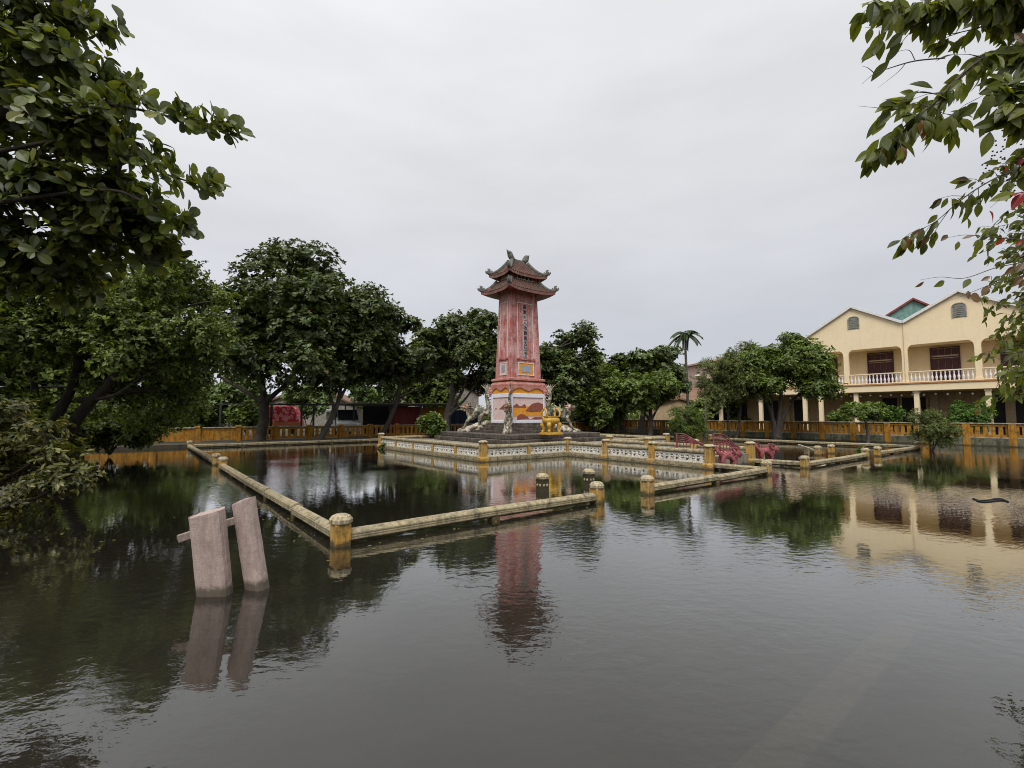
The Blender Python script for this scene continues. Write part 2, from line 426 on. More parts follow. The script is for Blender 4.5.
M['roof_brown'] = weathered('brown tile roof', (0.22, 0.12, 0.075), (0.30, 0.18, 0.12), (0.07, 0.05, 0.04), 0.9, water=False)
M['pinkwall'] = weathered('salmon wall', (0.55, 0.38, 0.31), (0.60, 0.45, 0.38), (0.3, 0.2, 0.17), 0.6, water=False)
M['houses_white'] = weathered('dull white wall', (0.34, 0.31, 0.27), (0.26, 0.22, 0.18), (0.12, 0.10, 0.08), 1.6, water=False)
M['steel'] = plain('grey steel', (0.30, 0.31, 0.31), 0.5)
M['darksteel'] = plain('dark steel', (0.035, 0.035, 0.035), 0.6)
M['corr_red'] = corrugated('red corrugated', (0.30, 0.055, 0.055), (0.17, 0.05, 0.04))
M['corr_yellow'] = corrugated('yellow corrugated', (0.48, 0.27, 0.03), (0.25, 0.13, 0.03))
M['corr_dark'] = corrugated('slate corrugated', (0.055, 0.066, 0.07), (0.03, 0.035, 0.035))
M['corr_blue'] = corrugated('blue corrugated', (0.018, 0.028, 0.075), (0.02, 0.02, 0.04))
M['van'] = plain('white van paint', (0.62, 0.63, 0.63), 0.3, var=0.08)
M['glass'] = plain('dark glass', (0.03, 0.035, 0.04), 0.12, spec=0.6)
M['rubber'] = plain('black rubber', (0.018, 0.018, 0.018), 0.75)
M['bulb'] = plain('white bulb glass', (0.82, 0.82, 0.78), 0.3, var=0.05)
M['bark'] = weathered('dark bark', (0.055, 0.043, 0.033), (0.085, 0.072, 0.058), (0.015, 0.013, 0.01), 3.0, 0.7, 0.7, water=False, bs=0.9)
M['bark_pale'] = weathered('grey bark', (0.13, 0.11, 0.09), (0.18, 0.16, 0.13), (0.035, 0.03, 0.025), 3.0, 0.7, 0.7, water=False, bs=0.9)
M['twig'] = plain('brown twig', (0.06, 0.042, 0.03), 0.8)
M['leaf_dark'] = leafmat('dark almond leaf', (0.0202, 0.0359, 0.0087), (0.1183, 0.1634, 0.0370), (0.20, 0.05, 0.02), 0.004, 0.22, 0.045)
M['leaf_mid'] = leafmat('mid green leaf', (0.0399, 0.0720, 0.0129), (0.1904, 0.2628, 0.0463), None, 0, 0.28, 0.035)
M['leaf_lush'] = leafmat('lush leaf', (0.04, 0.09, 0.012), (0.13, 0.24, 0.035), None, 0, 0.3, 0.03)
M['leaf_olive'] = leafmat('olive leaf', (0.045, 0.068, 0.016), (0.20, 0.235, 0.065), None, 0, 0.28, 0.03)
M['leaf_fine'] = leafmat('fine green leaf', (0.0343, 0.0554, 0.0114), (0.1831, 0.2389, 0.0393), (0.15, 0.19, 0.03), 0.06, 0.30, 0.03)
M['leaf_pale'] = leafmat('pale green leaf', (0.07, 0.12, 0.03), (0.20, 0.27, 0.09), None, 0, 0.3, 0.04)
M['leaf_near'] = leafmat('broad almond leaf', (0.0336, 0.0544, 0.0146), (0.1585, 0.1905, 0.0350), (0.19, 0.20, 0.03), 0.12, 0.40, 0.045, 0.4)
M['leaf_shrub'] = leafmat('shrub leaf', (0.0454, 0.0605, 0.0130), (0.1966, 0.1953, 0.0410), (0.28, 0.24, 0.05), 0.10, 0.3, 0.06)
M['leaf_right'] = leafmat('oval leaf', (0.055, 0.078, 0.012), (0.20, 0.225, 0.032), (0.26, 0.10, 0.03), 0.02, 0.50, 0.03, 0.4)
M['leaf_red'] = leafmat('red leaf', (0.30, 0.025, 0.03), (0.42, 0.05, 0.05), None, 0, 0.35, 0.05)
M['leaf_brown'] = leafmat('brown leaf', (0.10, 0.055, 0.02), (0.17, 0.09, 0.035), None, 0, 0.3, 0.05)
M['palm'] = leafmat('palm frond', (0.03, 0.055, 0.02), (0.08, 0.12, 0.045), None, 0, 0.2, 0.06)

# ------------------------------------------------------------------ setting: ground, water, bed
def ring_sheet(name, inner, outer, z, zlow, m):
    b = MB(); n = len(inner)
    I = [(p.x, p.y, z) for p in inner]; O = [(p[0], p[1], z) for p in outer]; L = [(p.x, p.y, zlow) for p in inner]
    b.add(I+O, [(i, (i+1) % n, n+(i+1) % n, n+i) for i in range(n)])
    b.add(I+L, [((i+1) % n, i, n+i, n+(i+1) % n) for i in range(n)])
    return b.build(name, m)
PT0, PT1, PS0, PS1 = -4.1, 35.4, -7.5, 24.0
pond = []
for a, b, n in (((PS0, PT0), (PS1, PT0), 24), ((PS1, PT0), (PS1, 29.5), 20), ((PS1, 29.5), (27.0, 29.5), 2), ((27.0, 29.5), (27.0, PT1), 4), ((27.0, PT1), (PS0, PT1), 20), ((PS0, PT1), (PS0, PT0), 24)):
    for i in range(n):
        k = i/n; s_, t_ = a[0]+(b[0]-a[0])*k, a[1]+(b[1]-a[1])*k
        wob = 0.22*math.sin(s_*1.7+1)+0.15*math.sin(s_*4.1) if a[1] == PT0 and b[1] == PT0 else 0
        pond.append(W(s_, t_+wob))
cen = W(10, 15)
outer = []
for p in pond:
    d = norm(p-cen); outer.append((cen.x+d.x*1400, cen.y+d.y*1400))
tag(ring_sheet('ground', pond, outer, 0.16, -0.9, M['soil']), kind='structure')
b = MB(); q = [W(PS0-.5, PT0-1), W(PS0-.5, PT1+.5), W(27.5, PT1+.5), W(27.5, PT0-1)]
b.add([(p.x, p.y, -0.62) for p in q], [(0, 1, 2, 3)]); tag(b.build('pond_bed', M['bed']), kind='structure')
b = MB(); b.add([(p.x, p.y, 0.0) for p in q], [(0, 1, 2, 3)]); tag(b.build('water', M['water']), kind='structure')
# drowned kerb running away under the near water
b = MB(); a0, a1 = gnd(715, 790), gnd(905, 606)
b.bar((a0.x, a0.y, -0.22), (a1.x, a1.y, -0.22), 0.24, 0.20)
kb = b.build('sunken_kerb', weathered('drowned kerb stone', (0.24, 0.22, 0.17), (0.16, 0.15, 0.11), (0.08, 0.075, 0.05), 2.2, water=False, streak=False), bevel=0.02); tag(kb, kind='structure')

# ------------------------------------------------------------------ low pond wall
def post_mb(h=0.40, w=0.105, low=-0.62):
    p = MB(); p.square([(w, low), (w, h-0.125), (w*0.93, h-0.12)]); return p
def cap_mb(h=0.40, w=0.105):
    c = MB(); k = w*1.16
    c.lathe([(k*1.1, h-0.122), (k*1.22, h-0.105), (k*1.24, h-0.06), (k*1.12, h-0.045), (k*0.98, h-0.018), (k*0.68, h)], 8, rot=math.pi/8, smooth=False); return c
def add_post(parent, x, y, h=0.40, w=0.105, low=-0.62, mp_='post', mc='cap'):
    p = post_mb(h, w, low).build('post', M[mp_], parent, bevel=0.008)
    p.location = (x, y, 0)
    c = cap_mb(h, w).build('post_cap', M[mc], p, bevel=0.006)
    return p
def low_wall(label, corners, posts, name='low_wall'):
    """corners: (s,t) polyline of the beam; posts: subset of points carrying a post"""
    o = W(*corners[0]); root = thing(name, o, label, 'low wall', 'broken low walls round the pond', TH)
    s0, t0 = corners[0]
    for (sa, ta), (sb, tb) in zip(corners, corners[1:]):
        L = math.hypot(sb-sa, tb-ta); n = max(1, round(L/2.4))
        bm = MB(); st = MB()
        ds, dt = (sb-sa)/L, (tb-ta)/L
        for i in range(n):
            k0, k1 = i/n, (i+1)/n
            jz = random.uniform(-0.016, 0.014); js = random.uniform(-0.016, 0.016)
            g0 = 0.07 if (i == 0) else 0.006; g1 = 0.07 if i == n-1 else 0.006
            p0 = (ta-t0+dt*(L*k0+g0)+js, sa-s0+ds*(L*k0+g0)+js, 0.118+jz); p1 = (tb-t0-dt*(L*(1-k1)+g1)+js, sb-s0-ds*(L*(1-k1)+g1)+js, 0.118-jz)
            bm.tube([Vector(p0).lerp(Vector(p1), q_/4)+Vector((0, 0, random.uniform(-.004, .004))) for q_ in range(5)], 0.092, 10, smooth=False)
            for gz in (0.035, -0.03):     # raised bands along the beam
                ox = Vector((ds, -dt, 0))*0.085
                for sg in (-1, 1):
                    bm.bar(Vector(p0)+ox*sg+Vector((0, 0, gz)), Vector(p1)+ox*sg+Vector((0, 0, gz)), 0.022, 0.018)
            if i: MB().box((ta-t0+dt*L*k0, sa-s0+ds*L*k0, -0.27), (0.15, 0.15, 0.66)).build('beam_support', M['post'], root, bevel=0.01)
        bm.build('beam', M['beam'], root)
    for s_, t_ in posts: add_post(root, t_-t0, s_-s0)
    return root
low_wall('weathered cream low wall turning the near corner of the pond beside the pink slabs', [(11.0, 0), (0, 0), (0, 4.95)], [(11.0, 0), (0, 0), (0, 4.95)])
low_wall('weathered low wall from the near gap to the causeway with crimson dragons', [(0, 6.55), (0, 12.1), (1.65, 12.1)], [(0, 6.55), (0, 12.1)])
low_wall('weathered low wall right of the causeway entrance', [(1.65, 14.75), (0, 14.75), (0, 20.55)], [(0, 14.75), (0, 20.55)])
low_wall('weathered low wall at the corner by the bushy shrub on the right', [(0, 22.05), (0, 28.3), (10.9, 28.3)], [(0, 22.05), (0, 28.3), (10.9, 28.3)])
low_wall('long weathered low wall round the far sides of the pond', [(12.7, 0), (23.0, 0), (23.0, 28.3), (12.7, 28.3)], [(12.7, 0), (23.0, 0), (23.0, 28.3), (12.7, 28.3)])
def lone_post(s, t, label, wet):
    r = thing('stone_post', W(s, t), label, 'post', 'short posts inside the wall gaps', TH)
    add_post(r, 0, 0, 0.40, 0.105, -0.62, 'wetpost' if wet else 'post', 'cap')
    if wet:
        for sx in (-0.045, 0.045):
            f = MB(); f.ball((sx, -0.108, 0.15), 0.034, 8, 5, (1, 0.4, 1)); f.build('rosette', M['cap'], r)
            f = MB(); f.ball((-0.108, sx, 0.15), 0.034, 8, 5, (0.4, 1, 1)); f.build('rosette', M['cap'], r)
lone_post(1.65, 5.0, 'dark wet post with pale rosettes behind the near wall gap, nearer the camera', True)
lone_post(1.65, 6.5, 'dark wet post with pale rosettes behind the near wall gap, nearer the causeway', True)
lone_post(1.7, 20.6, 'ochre post with cream cap inside the right wall gap, nearer the red dragons', False)
lone_post(1.7, 22.1, 'ochre post with cream cap inside the right wall gap, nearer the shrub', False)
b = MB(); p0, p1 = W(1.7, 20.9, 0.1), W(3.1, 22.3, 0.30)
b.bar(p0, p1, 0.09, 0.08)
tag(b.build('fallen_rail', M['coping'], bevel=0.01), 'short fallen rail leaning across the right pair of posts', 'rail')

# ------------------------------------------------------------------ terrace with causeway
A0, A1, B0, B1 = 8.05, 17.3, 7.8, 19.1        # s and t limits of the terrace
CL, CR_, CE = 12.1, 14.75, 1.72
ter = thing('terrace', W(12.7, 13.4), 'raised terrace and causeway carrying the red tower', 'terrace', None, TH)
def loc(s, t, z=0.0): return Vector((t-13.4, s-12.7, z))
b = MB(); b.box(loc((A0+A1)/2, (B0+B1)/2, -0.1), (B1-B0-0.3, A1-A0-0.3, 1.04)); b.build('terrace_deck', M['paving'], ter)
b = MB(); b.box(loc((A0+CE)/2+0.05, (CL+CR_)/2, -0.12), (CR_-CL-0.3, A0-CE+0.1, 0.98)); b.build('causeway_deck', M['paving'], ter)
b = MB(); b.box(loc(CE/2+0.35, (CL+CR_)/2, -0.34), (CR_-CL-0.3, CE-0.7, 0.66)); b.build('entrance_step', M['coping'], ter, bevel=0.02)
bal = thing('balustrade', W(12.7, 13.4), 'cream balustrade with white fretwork panels round the terrace and causeway', 'balustrade', None, TH)
def run(pts_, nseg):
    (sa, ta), (sb, tb) = pts_
    L = math.hypot(sb-sa, tb-ta); ds, dt = (sb-sa)/L, (tb-ta)/L
    k = MB(); k.bar(loc(sa, ta, -0.22), loc(sb, tb, -0.22), 0.30, 0.80); k.bar(loc(sa, ta, -0.3), loc(sb, tb, -0.3), 0.44, 0.68)
    k.build('kerb', M['beam'], bal, bevel=0.015)
    r_ = MB(); r_.tube([loc(sa, ta, 0.53).lerp(loc(sb, tb, 0.53), i/6)+Vector((0, 0, random.uniform(-.006, .006))) for i in range(7)], 0.082, 10)
    r_.build('rail', M['beam'], bal)
    sp = MB()
    for i in range(nseg):
        k0, k1 = i/nseg, (i+1)/nseg
        if i: MB().box(loc(sa+ds*L*k0, ta+dt*L*k0, 0.32), (0.13, 0.13, 0.32)).build('panel_post', M['post'], bal)
        m = MB(); a_ = L*k0+0.09; e_ = L*k1-0.09; w = e_-a_; nr = max(3, round(w/0.19))
        P = lambda x, z: loc(sa+ds*x, ta+dt*x, z)
        m.bar(P(a_, 0.435), P(e_, 0.435), 0.06, 0.03); m.bar(P(a_, 0.205), P(e_, 0.205), 0.06, 0.05)
        for j in range(nr):
            c = a_+w*(j+0.5)/nr; rr_ = 0.088
            m.tube([P(c+rr_*math.cos(q_*math.pi/5), 0.325+rr_*math.sin(q_*math.pi/5)) for q_ in range(8 if j % 2 else 10)], 0.026, 5, smooth=False)
            m.tube([P(c-w/nr*0.5, 0.22), P(c-w/nr*0.32, 0.325), P(c-w/nr*0.5, 0.43)], 0.022, 5, smooth=False)
            m.tube([P(c+w/nr*0.5, 0.22), P(c+w/nr*0.32, 0.325), P(c+w/nr*0.5, 0.43)], 0.022, 5, smooth=False)
            m.ball(P(c, 0.325), 0.036, 6, 4)
        m.build('fret_panel', M['white_fret'], bal)
def tall_post(s, t, h=0.78):
    p = MB(); p.square([(0.17, -0.62), (0.17, 0.14), (0.12, 0.20), (0.115, h-0.10)], loc(s, t)); o = p.build('post', M['post'], bal, bevel=0.01)
    c = MB(); c.lathe([(0.155, h-0.10), (0.185, h-0.075), (0.185, h-0.045), (0.14, h-0.02), (0.10, h)], 8, loc(s, t), False, rot=math.pi/8)
    c.build('post_cap', M['cap'], bal, bevel=0.008)
run(((A0, B0), (A1, B0)), 5); run(((A0, B0), (A0, CL)), 2)
run(((A0, CR_), (A0, B1)), 2); run(((A0, B1), (A1, B1)), 5); run(((A1, B0), (A1, B1)), 5)
cs = [CE, 3.84, 5.96, A0]
for i in range(3):
    run(((cs[i], CL), (cs[i+1], CL)), 1); run(((cs[i], CR_), (cs[i+1], CR_)), 1)
for s_ in cs: tall_post(s_, CL); tall_post(s_, CR_)
for s_, t_ in ((A0, B0), (A1, B0), (A0, B1), (A1, B1)): tall_post(s_, t_)

# ------------------------------------------------------------------ tower
TS, TT = 12.85, 13.3
TWc = W(TS, TT)
def zat(y, Y, x=512):
    r = ray(x, y); return EYE + r.z*(Y/r.y)
def tz(y, a, b_): return zat(y, TWc.y - a*UY - b_*VY)
Z_T1, Z_T2 = 0.62, 0.80
# stepped plinth
pl = thing('stepped_plinth', W(TS, TT), 'dark weathered stone steps under the red tower', 'steps', None, TH)
b = MB(); b.box((0, 0, 0.52), (6.2, 6.5, 0.20)); b.build('lower_step', M['stone'], pl, bevel=0.03)
b = MB(); b.box((0, 0, 0.73), (5.7, 6.0, 0.215)); b.build('lower_step', M['stone'], pl, bevel=0.03)
PB = 1.30
for i in range(4):
    z0 = 0.84+i*(PB-0.84)/4; w = 3.9-i*0.38; d = 3.3-i*0.38
    b = MB(); b.box((0, 0, z0+(PB-0.84)/8), (w, d, (PB-0.84)/4+0.002*i)); b.build('step', M['stone'], pl, bevel=0.015)
tw = thing('memorial_tower', W(TS, TT, PB), 'tall faded red memorial tower with two tiered tile roofs', 'tower', None, TH)
def zz(y, a, b_): return tz(y, a, b_) - PB
BA, BB = 0.83, 1.155
ZB1 = zz(393, BA, BB); ZB2 = zz(386.3, BA, BB); ZB3 = zz(377, 0.84, 1.15)
ZS0, ZS1 = ZB3, zz(288, 0.46, 0.87)
SA0, SB0, SA1, SB1 = 0.634, 0.977, 0.46, 0.87
# base block with mosaic frames
b = MB(); b.box((0, 0, ZB1/2+0.03), (2*BB-0.10, 2*BA-0.10, ZB1-0.06)); b.build('base_block', M['palepanel'], tw)
def facefn(face, half, off):
    """face 0 front(-y) 1 left(-x) 2 right 3 back: returns fn(a,z,depth) with a along the face seen from outside left to right"""
    a_, b_ = half
    if face == 0: return lambda x, z, d: Vector((x, -a_-off-d, z))
    if face == 1: return lambda x, z, d: Vector((-b_-off-d, -x, z))
    if face == 2: return lambda x, z, d: Vector((b_+off+d, x, z))
    return lambda x, z, d: Vector((-x, a_+off+d, z))
def rect(x0, x1, z0, z1): return [(x0, z0), (x1, z0), (x1, z1), (x0, z1)]
for face in range(4):
    hw = BB if face in (0, 3) else BA
    fn = facefn(face, (BA-0.05, BB-0.05), 0.0)
    f = MB(); w = 0.17
    f.prism(rect(-hw+0.002, -hw+w, 0, ZB1), fn, 0.05); f.prism(rect(hw-w, hw-0.002, 0, ZB1), fn, 0.05)
    f.prism(rect(-hw+w, hw-w, ZB1-0.20, ZB1), fn, 0.048); f.prism(rect(-hw+w, hw-w, 0, 0.13), fn, 0.048)
    f.build('mosaic_frame', M['lilac'], tw, bevel=0.012)
    x0, x1, z0, z1 = -hw+w, hw-w, 0.13, ZB1-0.20
    k = lambda u_: x0+(x1-x0)*u_
    zk = lambda u_: z0+(z1-z0)*u_
    if face in (0, 3):
        o = MB(); o.prism(rect(x0, x1, zk(0.18), zk(0.62)), fn, 0.008); bk = o.build('mural', M['orange'], tw)
        m = MB()
        m.prism([(k(0), zk(.60)), (k(.08), zk(.68)), (k(.14), zk(.74)), (k(.2), zk(.62)), (k(.28), zk(.62)), (k(.38), zk(.72)), (k(.44), zk(.60)), (k(.42), zk(.56)), (k(0), zk(.57))], fn, 0.02)
        m.prism([(k(.42), zk(.42)), (k(.5), zk(.56)), (k(.6), zk(.70)), (k(.72), zk(.78)), (k(.86), zk(.80)), (k(1), zk(.72)), (k(1), zk(.40)), (k(.8), zk(.40)), (k(.6), zk(.37))], fn, 0.024)
        m.prism([(k(.14), zk(.02)), (k(.15), zk(.18)), (k(.24), zk(.28)), (k(.36), zk(.26)), (k(.48), zk(.16)), (k(.54), zk(.04))], fn, 0.028)
        m.prism([(k(.62), zk(.08)), (k(.72), zk(.15)), (k(.96), zk(.14)), (k(1), zk(.08)), (k(.8), zk(.04))], fn, 0.024)
        m.build('mural_hills', M['mountain'], bk)
        wv = MB()
        wv.prism([(k(0), zk(0)), (k(.2), zk(.03)), (k(.45), zk(.07)), (k(.7), zk(.03)), (k(1), zk(.07)), (k(1), zk(-.1)), (k(0), zk(-.1))], fn, 0.034); wv.build('mural_waves', M['tile_grey'], bk)
    else:
        o = MB(); o.prism(rect(x0, x1, zk(0.0), zk(1.0)), fn, 0.004); bk = o.build('mural', M['palepanel'], tw)
        m = MB()
        m.prism([(k(.38), zk(.50)), (k(.55), zk(.60)), (k(.75), zk(.72)), (k(.92), zk(.74)), (k(1), zk(.62)), (k(1), zk(.52)), (k(.7), zk(.48))], fn, 0.02)
        m.prism([(k(.1), zk(.5)), (k(.2), zk(.55)), (k(.24), zk(.5))], fn, 0.02)
        m.build('mural_hills', M['mountain'], bk)
b = MB(); b.box((0, 0, (ZB1+ZB2)/2-0.01), (2*BB-0.12, 2*BA-0.12, ZB2-ZB1+0.06)); b.build('orange_band', M['orange'], tw)
# scalloped apron and corner scrolls
for face in range(4):
    hw = (BB if face in (0, 3) else BA)-0.03
    fn = facefn(face, (BA-0.03, BB-0.03), -0.03)
    zt = ZB2+0.04; zb = ZB1+0.04
    pts = [(-hw, zt), (hw, zt)]
    n = 28; low_ = []
    for i in range(n+1):
        u_ = i/n; x = hw-2*hw*u_
        q_ = abs(2*u_-1)
        drop = 0.11 + 0.07*math.cos(q_*math.pi*2.0)+ (0.13 if q_ > 0.90 else 0)
        low_.append((x, zt-0.05-max(0.03, drop)))
    f = MB(); f.prism([(-hw, zt), *low_[::-1], (hw, zt)][::-1], fn, 0.06); f.build('apron', M['pink'], tw, bevel=0.01)
for sx in (-1, 1):
    for sy in (-1, 1):
        f = MB(); x, y = sx*(BB-0.02), sy*(BA-0.02)
        for q_, (dz, r_) in enumerate(((0.03, .10), (0.14, .12), (0.26, .09))): f.ball((x, y, ZB1+dz), r_, 8, 5)
        f.tube([(x+sx*.05, y+sy*.05, ZB1+.02), (x+sx*.12, y+sy*.12, ZB1+.1), (x+sx*.08, y+sy*.08, ZB1+.22)], [.05, .06, .03], 8)
        f.build('corner_scroll', M['pink'], tw)
# mouldings (stacked square profile)
def rectlathe(prof, zoff=0.0):
    m = MB(); vs_, fs = [], []
    for a_, b_, z in prof: vs_ += [(-b_, -a_, z), (b_, -a_, z), (b_, a_, z), (-b_, a_, z)]
    for i in range(len(prof)-1):
        for k in range(4): fs.append((i*4+k, i*4+(k+1) % 4, i*4+4+(k+1) % 4, i*4+4+k))
    n = len(prof); fs += [(3, 2, 1, 0), (n*4-4, n*4-3, n*4-2, n*4-1)]
    m.add(vs_, fs); return m
h = ZB3-ZB2
rectlathe([(BA-0.05, BB-0.05, ZB2-0.02), (BA, BB, ZB2+0.02), (BA+.01, BB+.01, ZB2+h*.30), (BA-.05, BB-.05, ZB2+h*.52), (BA-.12, BB-.12, ZB2+h*.60), (BA-.12, BB-.12, ZB2+h*.68)]).build('moulding', M['pink'], tw, bevel=0.01)
rectlathe([(BA-.10, BB-.10, ZB2+h*.68), (BA, BB-.01, ZB2+h*.72), (BA, BB-.01, ZB2+h*.92), (BA-.10, BB-.10, ZB3)]).build('cornice', M['pink'], tw, bevel=0.008)
# shaft
def sh(z):
    k = (z-ZS0)/(ZS1-ZS0); return SA0+(SA1-SA0)*k, SB0+(SB1-SB0)*k
rectlathe([(*sh(ZS0), ZS0), (*sh(ZS1), ZS1)]).build('shaft', M['red'], tw, bevel=0.012)
def shaft_fn(face, off=0.0):
    def fn(e, z, d):
        a_, b_ = sh(z)
        if face == 0: return Vector((e*b_, -a_-off-d, z))
        if face == 1: return Vector((-b_-off-d, -e*a_, z))
        if face == 2: return Vector((b_+off+d, e*a_, z))
        return Vector((-e*b_, a_+off+d, z))
    return fn
ZP0, ZP1 = zz(357, .6, .93), zz(300.5, .48, .88)
zq0, zq1 = zz(374.5, .63, .97), zz(361.5, .61, .95)
for face in range(4):
    fn = shaft_fn(face); f = MB(); e0, e1 = -0.56, 0.60
    if face in (1, 2): e0, e1 = -0.62, 0.60
    t_ = 0.055
    f.prism(rect(e0, e0+t_, ZP0, ZP1), fn, 0.03); f.prism(rect(e1-t_, e1, ZP0, ZP1), fn, 0.03); f.prism(rect(e0+t_, e1-t_, ZP1-0.05, ZP1), fn, 0.029)
    f.build('panel_border', M['trim'], tw)
    f = MB(); f.prism(rect(e0+t_, e1-t_, ZP0, ZP1-0.05), fn, 0.006); f.build('shaft_panel', M['red'], tw)
    f = MB(); f.prism(rect(e0-.05, e1+.05, ZP0-0.10, ZP0-0.03), fn, 0.045); f.build('panel_sill', M['red_deep'], tw, bevel=0.006)
    f = MB(); e2, e3 = (-.53, .55) if face in (0, 3) else (-.45, .45)
    f.prism(rect(e2, e2+.06, zq0, zq1), fn, 0.03); f.prism(rect(e3-.06, e3, zq0, zq1), fn, 0.03)
    f.prism(rect(e2+.06, e3-.06, zq1-.045, zq1), fn, 0.029); f.prism(rect(e2+.06, e3-.06, zq0, zq0+.05), fn, 0.029)
    f.build('plaque_border', M['trim'], tw)
    f = MB(); f.prism(rect(e2+.06, e3-.06, zq0+.05, zq1-.045), fn, 0.01); pq = f.build('plaque', M['orange'] if face in (0, 3) else M['palepanel'], tw)
    f = MB(); f.prism(rect(e2+.22, e3-.22, zq0+.16, zq1-.14), fn, 0.022); f.build('plaque_text_strip', M['tile_grey'], pq)
    for e4, e5 in ((-1.0, -0.90), (0.90, 1.0)):
        f = MB(); f.prism(rect(e4, e5, ZS0+0.02, ZS1-0.03), fn, 0.018); f.build('corner_strip', M['red'], tw)
# inscription: ten tiles with characters
ink = plain('black inscription', (0.02, 0.022, 0.025), 0.6)
tilem = weathered('grey white tile', (0.62, 0.63, 0.62), (0.45, 0.47, 0.47), (0.2, 0.2, 0.2), 6.0, water=False)
tilt = math.atan((SA0-SA1)/(ZS1-ZS0))
def glyph(chars, face, e, zlist, size, name, tile=True):
    fn = shaft_fn(face, 0.006)
    for ch, z in zip(chars, zlist):
        a_, b_ = sh(z); half = b_ if face in (0, 3) else a_
        f = MB(); hw = size*0.60/half
        f.prism(rect(e-hw, e+hw, z-size*0.60, z+size*0.60), fn, 0.016); tl = f.build('character_tile', tilem if tile else M['red_deep'], tw, bevel=0.004)
        cu = bpy.data.curves.new('character', 'FONT'); cu.body = ch; cu.size = size*1.12; cu.align_x = 'CENTER'; cu.align_y = 'CENTER'; cu.extrude = 0.006; cu.offset = 0.006
        tmp = bpy.data.objects.new('tmp', cu); COL.objects.link(tmp)
        dg = bpy.context.evaluated_depsgraph_get(); dg.update()
        me = bpy.data.meshes.new_from_object(tmp.evaluated_get(dg)); bpy.data.objects.remove(tmp)
        me.name = 'character'; me.materials.clear(); me.materials.append(ink if tile else M['trim'])
        o = bpy.data.objects.new('character', me); COL.objects.link(o); o.parent = tl
        p = fn(e, z, 0.020)
        rzf = {0: 0, 1: -math.pi/2, 2: math.pi/2, 3: math.pi}[face]
        o.location = p; o.rotation_euler = (math.pi/2-tilt, 0, rzf)
zl = [zz(304.6+i*5.42, .55, .92) for i in range(10)]
glyph('昌東大人功德萬古流芳', 0, 0.0, zl, 0.20, 'front')
# brackets under the eaves
ZE1 = zz(284.5, 1.236, 1.574); ZR1 = zz(277.5, .55, .95)
rectlathe([(SA1-.02, SB1-.02, ZS1-.02), (SA1+.05, SB1+.05, ZS1+.04), (SA1+.05, SB1+.05, ZS1+.12), (SA1+.16, SB1+.16, ZS1+.2), (SA1+.16, SB1+.16, ZE1+0.12)]).build('eaves_moulding', M['red_deep'], tw, bevel=0.01)
f = MB(); f.prism(rect(-.28, .42, ZS1-.06, ZS1+.16), lambda x, z, d: Vector((x, -SA1-.06-d, z)), 0.03); f.build('name_board', plain('dark blue board', (0.02, 0.03, 0.09), 0.5), tw)
for sx in (-1, 1):
    for sy in (-1, 1):
        f = MB(); x, y = sx*SB1, sy*SA1
        f.tube([(x, y, ZS1-.12), (x+sx*.16, y+sy*.16, ZS1+.02), (x+sx*.36, y+sy*.36, ZS1+.14), (x+sx*.5, y+sy*.5, ZE1+.05)], [.05, .08, .07, .04], 8)
        f.build('corner_bracket', M['red_deep'], tw)
